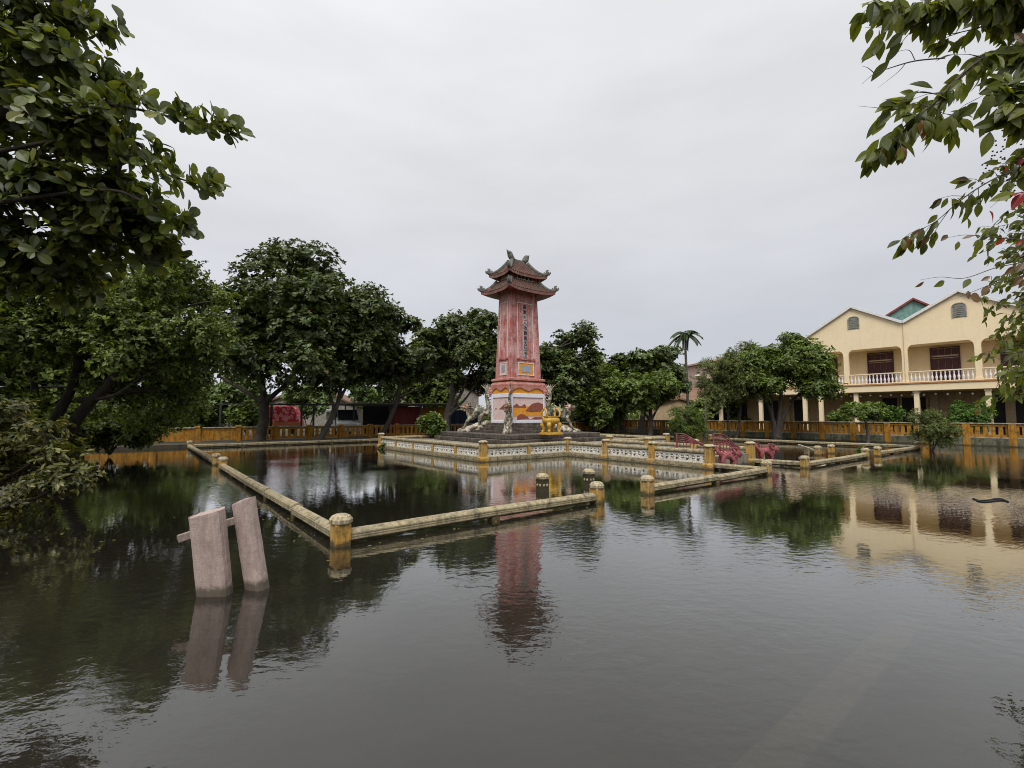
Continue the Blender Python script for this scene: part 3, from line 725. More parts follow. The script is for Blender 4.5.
def hip_roof(ze, zt, ae, be, at_, bt, lift):
    rt = None
    def S(face, x, d):
        a_ = at_+(ae-at_)*d; b_ = bt+(be-bt)*d
        hw = b_ if face in (0, 3) else a_
        e = max(-1, min(1, x/hw))
        z = zt+(ze-zt)*(1-max(0.0, 1-d)**1.5)+lift*abs(e)**3.5*d*d
        fl = 1+0.06*abs(e)**4*d*d
        if face == 0: return Vector((x*fl, -a_*fl, z))
        if face == 3: return Vector((-x*fl, a_*fl, z))
        if face == 1: return Vector((-b_*fl, -x*fl, z))
        return Vector((b_*fl, x*fl, z))
    top = MB(); ribs = MB(); und = MB(); fas = MB()
    nd, ne = 8, 16
    for face in range(4):
        for mesh, dz, lo in ((top, 0.0, 0), (und, -0.13, 2)):
            vs_, fs = [], []
            for i in range(lo, nd+1):
                d = i/nd; hw = (bt+(be-bt)*d) if face in (0, 3) else (at_+(ae-at_)*d)
                for j in range(ne+1): vs_.append(S(face, hw*(2*j/ne-1), d)+Vector((0, 0, dz)))
            for i in range(nd-lo):
                for j in range(ne):
                    a = i*(ne+1)+j; q4 = (a, a+ne+1, a+ne+2, a+1)
                    fs.append(q4 if mesh is top else q4[::-1])
            mesh.add(vs_, fs, False)
        he = be if face in (0, 3) else ae; ht = bt if face in (0, 3) else at_
        ed0 = [S(face, he*(2*j/ne-1), 1.0) for j in range(ne+1)]
        fas.add([p for p in ed0]+[p+Vector((0, 0, -0.13)) for p in ed0], [(j+1, j, ne+1+j, ne+2+j) for j in range(ne)])
        n = round(2*he/0.125)
        for j in range(n+1):
            x = -he+2*he*j/n
            d0 = max(0.0, (abs(x)-ht)/(he-ht))+0.01
            if d0 > 0.93: continue
            ribs.tube([S(face, x, d0+(1.015-d0)*q_/5)+Vector((0, 0, 0.014)) for q_ in range(6)], 0.042, 6)
    tl = top.build('roof', M['tile_red'], tw)
    ribs.build('tile_ridge', M['tile_red'], tl)
    und.build('soffit', M['soffit'], tl); fas.build('fascia', M['eave'], tl)
    for sx in (-1, 1):
        for sy in (-1, 1):
            f = MB()
            P = [Vector((sx*(bt+(be-bt)*d)*(1+.06*d*d), sy*(at_+(ae-at_)*d)*(1+.06*d*d), zt+(ze-zt)*(1-max(0.0, 1-d)**1.5)+lift*d*d+0.05)) for d in (0, .2, .4, .6, .8, 1.0)]
            o_ = norm(Vector((sx, sy, 0)))
            P.append(P[-1]+o_*.10+Vector((0, 0, .05)))
            f.tube(P, [.10, .10, .095, .09, .085, .08, .04], 8)
            bq = P[-2]
            # curled finial
            f.tube([bq-o_*.02, bq+o_*.02+Vector((0, 0, .12)), bq-o_*.02+Vector((0, 0, .22)), bq+o_*.07+Vector((0, 0, .27))], [.09, .10, .075, .025], 7)
            f.tube([bq-o_*.16, bq-o_*.13+Vector((0, 0, .10)), bq-o_*.17+Vector((0, 0, .17))], [.085, .07, .02], 6)
            f.tube([bq-o_*.30, bq-o_*.27+Vector((0, 0, .07)), bq-o_*.32+Vector((0, 0, .12))], [.075, .06, .02], 6)
            f.tube([bq+o_*.08, bq+o_*.16+Vector((0, 0, .10)), bq+o_*.15+Vector((0, 0, .18))], [.05, .05, .018], 6)
            f.build('hip_finial', M['ridge'], tl)
    return tl
hip_roof(ZE1, ZR1, 1.13, 1.45, 0.58, 0.93, 0.14)
ZE2 = zz(269.5, .86, 1.305); ZR2 = zz(260.5, .2, .5)
rectlathe([(.56, .91, ZR1-.05), (.52, .87, ZR1+.02), (.50, .85, ZE2+.10)]).build('drum', M['red_deep'], tw)
for face in (0, 1, 2, 3):
    fn = facefn(face, (.52, .87), 0.0); hw = .62 if face in (0, 3) else .28
    f = MB(); f.prism(rect(-hw, hw, ZR1+.05, ZE2-.02), fn, 0.02); f.build('drum_panel', M['palepanel'] if face in (1, 2) else M['stone'], tw)
    f = MB()
    for q_ in range(5):
        x = -hw+2*hw*(q_+.5)/5; f.prism(rect(x-.02, x+.02, ZR1+.05, ZE2-.02), fn, 0.035)
    f.prism(rect(-hw, hw, ZR1+.0, ZR1+.05), fn, 0.05); f.build('drum_trim', M['trim'], tw)
hip_roof(ZE2, ZR2, .80, 1.21, .12, .52, 0.14)
f = MB(); f.bar((-.50, 0, ZR2+.05), (.50, 0, ZR2+.05), .16, .20)
f.tube([(-.5, 0, ZR2+.2), (-.25, 0, ZR2+.15), (0, 0, ZR2+.13), (.25, 0, ZR2+.15), (.5, 0, ZR2+.2)], .055, 8); f.build('top_ridge', M['ridge'], tw, bevel=0.01)
zt1 = zz(250, .2, .55)
for sx in (-1, 1):
    f = MB()
    f.tube(catmull([(sx*.36, 0, ZR2+.12), (sx*.48, 0, ZR2+.26), (sx*.52, 0, ZR2+.42), (sx*.62, 0, zt1-.06), (sx*.58, 0, zt1)]), [.14, .15, .115, .08, .025], 8)
    for q_ in range(4):
        z = ZR2+.2+q_*.1; f.tube([(sx*(.55+.02*q_), 0, z), (sx*(.66+.02*q_), 0, z+.02), (sx*(.70+.02*q_), 0, z+.10)], [.045, .035, .01], 6)
    f.tube([(sx*.40, 0, ZR2+.28), (sx*.33, 0, ZR2+.33), (sx*.30, 0, ZR2+.28)], [.05, .04, .015], 6)
    f.build('ridge_dragon', M['ridge'], tw)

# ------------------------------------------------------------------ dragons at the corners of the plinth
def big_dragon(sx, sy, label, wide=1.0):
    c = Vector((sx*(BB+0.06), sy*(BA+0.06), 0)); ang = math.atan2(sy, sx)
    base = W(TS+c.y, TT+c.x, 0.84)
    r = thing('dragon_statue', base, label, 'dragon', 'mosaic dragons at the tower corners', TH+ang)
    r.scale = (1, wide, 1)
    # body: local x outward, z up
    body = MB(); k = random.Random(int(sx*3+sy*5+20))
    P = catmull([(.05, .02, 2.25), (.16, 0, 1.95), (.10, -.05, 1.6), (.02, .03, 1.25), (.12, .05, .95), (.36, 0, 1.08), (.58, -.04, 1.12), (.76, 0, .86), (.92, .03, .74), (1.04, 0, .92), (1.08, 0, 1.16)], 5)
    body.tube(P, [.03, .07, .10, .12, .15, .17, .18, .17, .17, .15, .13], 10)
    for fx, fz, side in ((1.0, .75, .15), (1.0, .75, -.15), (.35, .95, .16), (.35, .95, -.16)):
        ex = .34 if fx > .9 else .16
        body.tube([(fx-.05, side*.6, fz), (fx+ex*.35, side*1.3, fz-.22), (fx+ex*.6, side*1.2, fz-.42), (fx+ex, side*1.2, max(.14, fz-.60))], [.10, .085, .06, .06], 8)
    body.build('body', M['dragon'], r)
    fin = MB()
    for i in range(2, len(P)-4, 2):
        d = norm(P[i+1]-P[i-1]); n_ = Vector((d.z, 0, -d.x))
        if n_.z < 0 and i > 22: n_ = -n_
        fin.tube([P[i], P[i]+n_*.2-d*.03, P[i]+n_*.29-d*.12], [.05, .035, .008], 5)
    for q_ in range(6):
        an = -0.7+q_*.28; fin.tube([(.10, 0, 2.0), (.10+.22*math.sin(an), .03*q_-.07, 2.1+.22*math.cos(an)), (.10+.42*math.sin(an)+.03, .04*q_-.1, 2.12+.36*math.cos(an))], [.05, .04, .01], 5)
    fin.build('fin', M['dragon_light'], r)
    hd = MB()
    hd.ball((1.12, 0, 1.27), .17, 10, 7, (1.1, .95, .95))
    hd.tube([(1.18, 0, 1.26), (1.34, 0, 1.24), (1.42, 0, 1.28)], [.12, .10, .07], 8); hd.tube([(1.16, 0, 1.16), (1.30, 0, 1.10), (1.36, 0, 1.11)], [.08, .07, .04], 8)
    for sd in (-1, 1):
        hd.tube([(1.08, sd*.08, 1.38), (1.0, sd*.14, 1.52), (.90, sd*.16, 1.55)], [.04, .03, .008], 6)
        hd.ball((1.24, sd*.09, 1.35), .04, 6, 4)
        for q_ in range(4): hd.tube([(1.05, sd*.12, 1.32-.08*q_), (.93, sd*.24, 1.32-.1*q_), (.86, sd*.26, 1.38-.1*q_)], [.05, .04, .01], 5)
        hd.tube([(1.38, sd*.05, 1.28), (1.5, sd*.14, 1.3), (1.54, sd*.18, 1.38)], [.018, .014, .005], 5)
    hd.build('head', M['dragon_ochre'], r)
    rock = MB()
    for q_ in range(13):
        u_ = q_/12; x = .12+1.35*u_; z = .52*(1-u_)**1.1+.05
        rock.ball((x, k.uniform(-.16, .16), z*.8), .20+k.uniform(-.05, .05)-.06*u_, 8, 5, (1.1, 1, .8))
        rock.ball((x+.05, k.uniform(-.22, .22), z*.35), .20-.05*u_, 8, 5)
    rock.build('cloud_base', M['dragon_light'], r)
    cl = MB()
    for q_ in (-1, 1):
        for w_ in (-.07, 0, .07): cl.tube([(1.30, q_*.18+w_*.6, .2), (1.40, q_*.18+w_, .16), (1.44, q_*.18+w_, .06)], [.035, .03, .006], 5)
    cl.build('claw', M['dragon_ochre'], r)
big_dragon(-1, 1, 'mosaic dragon left of the tower with its head in front of the dark tree')
big_dragon(-1, -1, 'slim mosaic dragon climbing the near corner of the tower between its two murals', .6)
big_dragon(1, -1, 'mosaic dragon right of the tower partly behind the golden urn')

# ------------------------------------------------------------------ golden censer
up = gnd(551, 434.5, 0.84)
ur = thing('incense_urn', (up.x, up.y, 0.84), 'golden incense urn on legs in front of the tower steps', 'urn', None, TH)
ur.scale = (.9, .9, .78)
b = MB(); b.box((0, 0, .045), (.98, .74, .09)); b.box((0, 0, .115), (.88, .64, .05)); b.build('plinth', M['gold'], ur, bevel=0.012)
b = MB(); b.lathe([(.16, .56), (.34, .60), (.47, .70), (.50, .82), (.46, .90), (.38, .95), (.40, .99), (.44, 1.01), (.44, 1.05), (.36, 1.05), (.34, .92)], 20, sy=.74); b.build('bowl', M['gold'], ur)
for sx in (-1, 1):
    for sy in (-1, 1):
        b = MB(); x, y = sx*.31, sy*.21
        b.tube(catmull([(x, y, .66), (x*1.12, y*1.12, .52), (x*.98, y*.98, .36), (x*1.0, y*1.0, .24), (x*1.14, y*1.14, .15)], 4), [.11, .12, .075, .065, .085], 9); b.build('leg', M['gold'], ur)
    b = MB(); x = sx*.40
    b.tube(catmull([(x, -.16, 1.0), (x*1.12, -.18, 1.20), (x*1.06, -.10, 1.38), (x*1.0, 0, 1.46), (x*1.06, .10, 1.38), (x*1.12, .18, 1.20), (x, .16, 1.0)], 4), .05, 8); b.tube([(x, 0, 1.40), (x, 0, 1.58)], [.04, .015], 6); b.build('handle', M['gold'], ur)

# ------------------------------------------------------------------ crimson dragons and gates at the causeway
def red_dragon(s, t, label, rz):
    p = W(s, t)
    r = thing('dragon_head_statue', (p.x, p.y, 0.06), label, 'dragon', 'crimson dragons at the causeway entrance', rz)
    b = MB()
    b.tube(catmull([(-.22, 0, .60), (-.30, .02, .66), (-.36, 0, .58), (-.28, -.02, .48), (-.20, 0, .40), (-.10, 0, .42), (.02, 0, .43), (.14, 0, .36), (.24, 0, .34), (.30, 0, .42)], 5), [.03, .05, .06, .07, .10, .12, .125, .115, .10, .09], 10)
    b.tube([(.12, .08, .36), (.20, .12, .22), (.17, .12, .12), (.26, .13, .03)], [.08, .06, .045, .05], 8); b.tube([(.12, -.08, .36), (.20, -.12, .22), (.17, -.12, .12), (.26, -.13, .03)], [.08, .06, .045, .05], 8)
    b.tube([(-.18, .08, .38), (-.24, .12, .22), (-.19, .12, .12), (-.14, .13, .03)], [.09, .07, .045, .05], 8); b.tube([(-.18, -.08, .38), (-.24, -.12, .22), (-.19, -.12, .12), (-.14, -.13, .03)], [.09, .07, .045, .05], 8)
    b.build('body', M['red_dragon'], r)
    h_ = MB(); h_.ball((.34, 0, .50), .125, 10, 7, (1, .95, 1)); h_.tube([(.38, 0, .50), (.50, 0, .45)], [.085, .06], 8); h_.tube([(.38, 0, .43), (.47, 0, .37)], [.06, .04], 8)
    for sd in (-1, 1):
        h_.tube([(.32, sd*.06, .60), (.24, sd*.1, .70), (.16, sd*.1, .70)], [.03, .022, .006], 6); h_.ball((.42, sd*.06, .54), .028, 6, 4)
    h_.build('head', M['red_dragon'], r)
    m = MB(); k = random.Random(3)
    for q_ in range(34):
        an = k.uniform(0, 6.28); e_ = Vector((-.55-k.uniform(0, .5), math.cos(an), math.sin(an))).normalized()
        c_ = Vector((.31, 0, .50)); m.tube([c_+e_*.08, c_+e_*.17, c_+e_*.22+Vector((-.03, 0, .03))], [.045, .032, .008], 5)
    m.build('mane', M['red_dragon'], r)
    m = MB()
    for x_, z_ in ((-.30, .66), (-.37, .60), (-.29, .47), (-.18, .47), (-.10, .52), (-.02, .54), (.06, .54), (.13, .50)):
        m.tube([(x_, 0, z_-.04), (x_-.015, 0, z_+.03), (x_-.05, 0, z_+.085)], [.035, .025, .005], 5)
    for q_ in range(5): m.tube([(-.26, 0, .62), (-.30-.03*q_, .03*(q_-2), .72-.03*q_), (-.36-.05*q_, .05*(q_-2), .80-.07*q_)], [.03, .022, .004], 5)
    m.build('dorsal_fin', M['red_dragon'], r)
    m = MB(); m.box((0.02, 0, -.03), (.84, .36, .08)); m.build('plinth', M['coping'], r, bevel=0.01)
    return r
red_dragon(1.30, 12.42, 'crimson dragon crouching at the causeway end post nearer the camera', TH-R(35)).scale = (.9, .9, .9)
red_dragon(1.45, 15.30, 'crimson dragon crouching outside the far causeway end post', TH-R(35)).scale = (.9, .9, .9)
def gate(p0, ang, label, w=0.98, hgt=1.12, panel=True):
    r = thing('garden_gate', p0, label, 'gate', 'crimson gates on the causeway', ang)
    b = MB(); b.tube([(0, 0, 0), (0, 0, hgt)], .03, 6); b.tube([(w, 0, 0), (w, 0, .5*hgt)], .028, 6); b.build('gate_post', M['red_metal'], r)
    b = MB()
    for q_ in range(5):
        z0 = hgt*(.98-.09*q_)
        b.tube(catmull([(0, 0, z0), (w*.3, 0, z0-.02), (w*.58, 0, z0-.16+.03*q_), (w*.8, 0, max(.45*hgt, z0-.36*hgt+.05*q_)), (w, 0, max(.40*hgt, (.5-.02*q_)*hgt))], 4), .02, 5)
    for q_ in range(1, 8):
        x = w*q_/8; b.tube([(x, 0, .05), (x, 0, hgt-.12-max(0, (x/w-.3))*.75*hgt)], .013, 5)
    b.build('gate_bars', M['red_metal'], r)
    if panel:
        b = MB()
        for q_ in range(4): b.bar((0, 0, .06+.12*q_), (w, 0, .06+.12*q_), .03, .05)
        b.build('gate_panel', M['red_metal'], r)
p = at(713.5, 440, 16.0); q_ = at(746, 440, 16.7); gate((p.x, p.y, 0.10), math.atan2(q_.y-p.y, q_.x-p.x), 'crimson metal gate closing the gap between the two crimson dragons', 1.22, 1.0)
p = W(2.05, 12.28, 0.37); gate(W(3.05, 12.35, 0.37), TH-R(84), 'crimson metal gate folded back along the nearer parapet', 0.95, 0.72, False)

# ------------------------------------------------------------------ pink slabs in the near water
def slab(px, py, hpx, wpx, lean, rz, label):
    g = gnd(px, py); sc = g.y/F
    r = thing('concrete_slab', (g.x, g.y, 0), label, 'concrete slab', 'tilted pink slabs standing in the pond', rz)
    r.rotation_euler = (R(6), lean, rz)
    w, hh, th_ = wpx*sc, hpx*sc, 0.15
    b = MB(); n = 7
    prof = [(-w/2+th_/2+math.cos(a)*th_/2, math.sin(a)*th_/2) for a in [math.pi/2+math.pi*i/n for i in range(n+1)]]
    prof += [(w/2-.05+math.cos(a)*.05, -th_/2+.05+math.sin(a)*.05) for a in (-1.57, -.8, 0)] + [(w/2-.05+math.cos(a)*.05, th_/2-.05+math.sin(a)*.05) for a in (0, .8, 1.57)]
    zs = [-.55, .0, .25, .5, hh-.015, hh]
    vs_, fs = [], []; m = len(prof)
    zs = [-.55, -.1, 0, .08, .16, .25, .34, .43, .52, .60, .68, hh-.03, hh-.012, hh] if hh > .7 else zs
    for i, z in enumerate(zs):
        for x, y in prof:
            k_ = (0.93 if i == len(zs)-1 else (.98 if i == len(zs)-2 else 1.0))*(1+random.gauss(0, .008)); z += random.gauss(0, .003)*(i > 2)
            vs_.append((x*k_, y*k_, z + (0.05*(x/w) if i >= len(zs)-2 else 0)))
    for i in range(len(zs)-1):
        for j in range(m): fs.append((i*m+j, i*m+(j+1) % m, i*m+m+(j+1) % m, i*m+m+j))
    b.add(vs_, fs, False); b.add(vs_[-m:], [tuple(range(m))])
    me = b.build('slab_body', M['granite'], r)
    return r
slab(214.5, 594, 81, 32, R(-4.2), R(3), 'wider pink terrazzo slab leaning left in the near water')
slab(256.5, 588, 87, 23, R(-7.5), R(-20), 'narrower pink terrazzo slab tilted beside the wider one in the near water')
p0, p1 = at(178, 539, 4.75), at(243, 518, 4.95)
b = MB(); b.bar(p0, p1, 0.05, 0.075)
tag(b.build('plank', M['grey_wood'], bevel=0.008), 'thin reddish grey plank wedged behind the two pink slabs', 'plank')
# bent dark hose afloat
P = [gnd(x, y, 0.01) for x, y in ((973, 498.5), (979, 500.3), (988, 500), (995, 498.7), (1002, 498.9), (1008, 501.5), (1003, 500.2), (994, 500.8), (984, 501.8), (977, 500.6))]
b = MB(); b.tube(catmull(P, 5), .014, 7)
tag(b.build('hose', M['rubber']), 'bent dark hose floating on the water at the right', 'hose')

# ------------------------------------------------------------------ fences
def fence(label, o, rz, length, n, kindfn, z0=0.0, foot=-0.7, tall=True, hs=1.0):
    """fence along local +x; kindfn(i) -> 'solid' | 'slots'"""
    r = thing('garden_wall', o, label, 'wall', None, rz)
    st = length/n
    for i in range(n+1):
        b = MB()
        if tall: b.square([(.13, foot), (.13, z0+1.22), (.16, z0+1.24), (.16, z0+1.31), (.10, z0+1.35)], (i*st, 0, 0))
        else: b.square([(.15, foot), (.15, z0+1.205)], (i*st, 0, 0))
        b.build('post', M['fence'], r, bevel=0.008)
    for i in range(n):
        x0, x1 = i*st+.14, (i+1)*st-.14; w = x1-x0; xm = (x0+x1)/2
        b = MB()
        b.box((xm, 0, z0+1.14), (w, .15, .12)); b.box((xm, 0, z0+.57), (w, .16, .13))
        if kindfn(i) == 'solid': b.box((xm, 0, z0+.86), (w, .12, .45))
        else:
            m = 5
            for j in range(m+1):
                xc = x0+w*j/m; ww = .19 if 0 < j < m else .12
                xc = min(max(xc, x0+ww/2), x1-ww/2)
                b.box((xc, 0, z0+.86), (ww, .11, .45), taper=0.86 if j % 2 else 1.0)
        b.build('panel', M['fence'], r)
        cw = (w if tall else st)
        b = MB(); b.box((xm, 0, z0+1.235), (cw, .28, .06)); b.build('coping', M['coping'], r, bevel=0.012)
        if z0 > -.2:
            b = MB(); b.box((xm, -.02, z0+.46), (w, .30, .075)); b.build('ledge', M['coping'], r, bevel=0.01)
        b = MB(); b.box((xm, .05, (z0+.42+foot)/2), (w, .16, z0+.42-foot)); b.build('plinth', M['plinth'], r)
    return r
def mixed(i): return 'slots' if i >= 6 else 'solid'
fence('ochre wall at the back left, solid at its left end then pierced with slots', W(26.3, -9.5), TH, 44.5, 22, mixed, -0.27, -0.3)
fence('ochre slotted wall standing in the water in front of the cream building', W(-9.85, 34.6), TH+math.pi/2, 36.0, 20, lambda i: 'slots', 0.0, -0.7, False)

# ------------------------------------------------------------------ main cream building (local x = away from the pond, y = along the front)
TB = 43.4
bd = thing('veranda_building', W(0, TB), 'two storey cream building with twin gables, veranda and white balcony balustrade', 'building', None, TH)
YE0, YV, YE1 = -2.75, 3.69, 10.25
SW0, SW1 = -9.5, 19.5
ZF, ZA, ZV = 4.10, 6.95, 8.62
def gx(x, poly, th_, mat, name, parent=bd, bevel=0.0):
    m = MB(); m.prism([(y, z) for y, z in poly], lambda y, z, d: Vector((x+d, y, z)), th_); return m.build(name, mat, parent, bevel)
# upper front wall with arched openings: piers + spandrels
cols = [-8.1, -4.2, -0.32, 3.69, 7.5, 11.4]
GP = [(-5.95, 10.40), (YE0, ZV), (0.48, 10.40), (YV, ZV), (6.96, 10.40), (YE1, ZV-.2)]
wall_top = [(-9.2, ZV)] + GP + [(12.0, 7.6)]
def ztop(y):
    for (a, za), (c, zc) in zip(wall_top, wall_top[1:]):
        if a <= y <= c: return za+(zc-za)*(y-a)/(c-a)
    return 7.6
ys = sorted(set([-9.2, 12.0] + [p[0] for p in GP] + [c for c in cols]))
up_ = MB()
prev = None
poly_low = []
for a, c in zip(cols, cols[1:]):
    poly_low += [(a+.17, ZA-.42), (a+.20, ZA-.26), (a+.29, ZA-.10), (a+.44, ZA), (c-.44, ZA), (c-.29, ZA-.10), (c-.20, ZA-.26), (c-.17, ZA-.42)]
poly = [(cols[0]+.17, ZA-.42)] + poly_low[1:]
top = [(y, z) for y, z in wall_top if cols[0]+.17 < y < cols[-1]-.17]
# spandrel as column strips (convex pieces)
grid = sorted(set([round(p[0], 3) for p in poly] + [round(p[0], 3) for p in top]))
def zlow(y):
    for (a, za), (c, zc) in zip(poly, poly[1:]):
        if a <= y <= c and c > a: return za+(zc-za)*(y-a)/(c-a)
    return ZA-.42
V0, V1 = [], []
sp = MB()
for a, c in zip(grid, grid[1:]):
    sp.prism([(a, zlow(a+1e-4)), (c, zlow(c-1e-4)), (c, ztop(c)), (a, ztop(a))], lambda y, z, d: Vector((d, y, z)), .22)
sp.build('front_wall', M['cream'], bd)
for c in cols:
    m = MB(); m.box((.11, c, (ZF+ZA-.42)/2), (.24, .34, ZA-.42-ZF)); m.box((.11, c, ZF+.10), (.30, .42, .2)); m.build('column', M['cream'], bd, bevel=0.01)
# white verge boards along gables
vb = MB()
for (a, za), (c, zc) in zip(wall_top[1:], wall_top[2:-1]): vb.bar((.0, a, za+.10), (.0, c, zc+.10), .42, .20)
vb.build('verge_board', M['white'], bd, bevel=0.01)
# roof slopes
for (a, za), (c, zc) in zip(wall_top[1:], wall_top[2:-1]):
    m = MB(); m.add([(.1, a, za+.12), (.1, c, zc+.12), (13, c, zc+.12), (13, a, za+.12)], [(0, 1, 2, 3)]); m.build('roof', M['roof_grey'], bd)
# balcony floor, fascia, ceiling
m = MB(); m.box((1.65, (SW0+SW1)/2, 3.80), (3.6, SW1-SW0, .60)); m.build('balcony_slab', M['cream'], bd, bevel=0.015)
m = MB(); m.box((-.02, (SW0+SW1)/2, 4.06), (.40, SW1-SW0, .11)); m.build('balcony_band', M['brownline'], bd, bevel=0.015)
m = MB(); m.box((1.1, 1.3, ZA+.06), (1.75, 21, .08)); m.build('balcony_ceiling', M['cream'], bd)
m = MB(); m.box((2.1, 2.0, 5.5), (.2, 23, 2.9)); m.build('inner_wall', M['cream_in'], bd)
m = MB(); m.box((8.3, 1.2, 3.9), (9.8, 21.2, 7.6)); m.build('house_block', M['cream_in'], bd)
# balustrades
for a, c in zip(cols+[15.3], (cols+[15.3, 19.2])[1:]):
    b = MB(); y0, y1 = a+.21, c-.21
    b.box((.06, (y0+y1)/2, 4.92), (.16, y1-y0, .07)); b.box((.06, (y0+y1)/2, 4.16), (.16, y1-y0, .06))
    bb = b.build('balcony_rail', M['cream'], bd)
    b = MB(); n = round((y1-y0)/.235)
    for j in range(n):
        b.lathe([(.045, 4.19), (.045, 4.25), (.075, 4.38), (.078, 4.46), (.04, 4.60), (.035, 4.70), (.055, 4.80), (.055, 4.885)], 8, (.06, y0+(y1-y0)*(j+.5)/n, 0))
    b.build('baluster', M['white'], bb)
# windows with shutters on the balcony wall
def shutters(px0, px1, z0, z1):
    t_ = TB+2.0; y1, y0 = s_at(px0, t_), s_at(px1, t_)
    w = y1-y0
    f = MB()
    f.box((1.96, y0-.04, (z0+z1)/2), (.10, .08, z1-z0+.16)); f.box((1.96, y1+.04, (z0+z1)/2), (.10, .08, z1-z0+.16)); f.box((1.955, (y0+y1)/2, z1+.04), (.10, w, .08)); f.box((1.955, (y0+y1)/2, z0-.04), (.12, w, .08))
    f.box((1.957, (y0+y1)/2, z0+(z1-z0)*.72), (.09, w, .07))
    wf = f.build('window', M['shutter'], bd)
    for q_ in range(4):
        m = MB(); a, c = y0+w*q_/4+.015, y0+w*(q_+1)/4-.015; zt_ = z0+(z1-z0)*.68
        m.box((1.965, (a+c)/2, (z0+zt_)/2), (.05, c-a, zt_-z0)); 
        for j in range(3):
            za, zb = z0+(zt_-z0)*(j+.1)/3, z0+(zt_-z0)*(j+.9)/3
            m.box((1.94, a+.04, (za+zb)/2), (.03, .05, zb-za)); m.box((1.94, c-.04, (za+zb)/2), (.03, .05, zb-za))
            m.box((1.94, (a+c)/2, zb), (.03, c-a-.02, .05))
        m.build('shutter', M['shutter'], wf)
        m = MB(); m.box((1.97, (a+c)/2, z0+(z1-z0)*.88), (.04, c-a, (z1-z0)*.20)); m.build('transom_pane', M['shutter'], wf)
for px0, px1 in ((870.5, 894.5), (934, 961.5), (1005, 1040), (828, 838)): shutters(px0, px1, 4.32, 6.72)
# gable vents
for yc, zc in ((6.86, 9.15), (0.50, 9.1)):
    m = MB(); n = 8
    arc = [(yc+.33*math.cos(math.pi*i/n), zc+.30+.20*math.sin(math.pi*i/n)) for i in range(n+1)]
    m.prism([(yc-.33, zc-.5), (yc+.33, zc-.5)] + arc, lambda y, z, d: Vector((-d, y, z)), .03)
    v = m.build('gable_vent', M['glassgrey'], bd)
    m = MB()
    for q_ in range(6): m.bar((-.04, yc-.31, zc-.42+q_*.14), (-.04, yc+.31, zc-.42+q_*.14), .03, .02)
    for a_, c_ in zip([(yc-.36, zc-.5)]+[(yc-.36*math.cos(math.pi*i/n), zc+.30+.22*math.sin(math.pi*i/n)) for i in range(n+1)], [(yc-.36*math.cos(math.pi*i/n), zc+.30+.22*math.sin(math.pi*i/n)) for i in range(n+1)]+[(yc+.36, zc-.5)]):
        m.bar((-.03, a_[0], a_[1]), (-.03, c_[0], c_[1]), .06, .06)
    m.build('vent_frame', M['coping'], v)
# ground floor: columns, back wall, openings
for px in (805, 821, 917, 989):
    y = s_at(px, TB+.2); m = MB(); m.box((.2, y, 1.75), (.28, .30, 3.5)); m.box((.2, y, 3.42), (.38, .40, .14)); m.build('column', M['cream'], bd, bevel=0.01)
for y in (6.95, 14.5, 18.4, -4.6):
    m = MB(); m.box((.2, y, 1.75), (.28, .30, 3.5)); m.build('column', M['cream'], bd, bevel=0.01)
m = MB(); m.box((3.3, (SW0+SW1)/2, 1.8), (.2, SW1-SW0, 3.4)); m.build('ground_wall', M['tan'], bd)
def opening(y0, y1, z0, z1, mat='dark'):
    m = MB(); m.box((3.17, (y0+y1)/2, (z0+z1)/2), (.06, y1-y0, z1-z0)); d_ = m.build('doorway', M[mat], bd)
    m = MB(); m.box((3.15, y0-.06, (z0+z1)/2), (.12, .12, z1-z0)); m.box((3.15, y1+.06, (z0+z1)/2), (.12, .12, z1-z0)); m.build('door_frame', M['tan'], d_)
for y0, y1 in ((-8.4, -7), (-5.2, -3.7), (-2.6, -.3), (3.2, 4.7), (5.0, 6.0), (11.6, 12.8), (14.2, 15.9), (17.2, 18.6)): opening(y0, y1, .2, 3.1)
for y in (-1.5+.1, 2.7, 7.9, 13.4): 
    m = MB(); m.box((3.12, y, 1.75), (.3, .5, 3.4)); m.build('pilaster', M['tan'], bd)
m = MB(); m.tube([(-.05, YV-.02, 8.5), (-.05, YV-.02, 4.2)], .03, 6); m.build('downpipe', M['cream_in'], bd)
# string of bulbs
sl = thing('string_lights', W(0, TB-.06), 'string of small white bulbs hung under the balcony edge', 'string lights', None, TH)
m = MB(); P = []
for i in range(27):
    y = -4.5+i*.66; P.append((.45, y, 3.32-.05*(i % 2)))
m.tube(P, .008, 4); m.build('cord', M['rubber'], sl)
for i, q_ in enumerate(P):
    m = MB(); m.lathe([(.03, 0), (.075, -.05), (.07, -.10), (.04, -.14)], 8, (q_[0], q_[1], q_[2])); m.build('bulb', M['bulb'], sl)

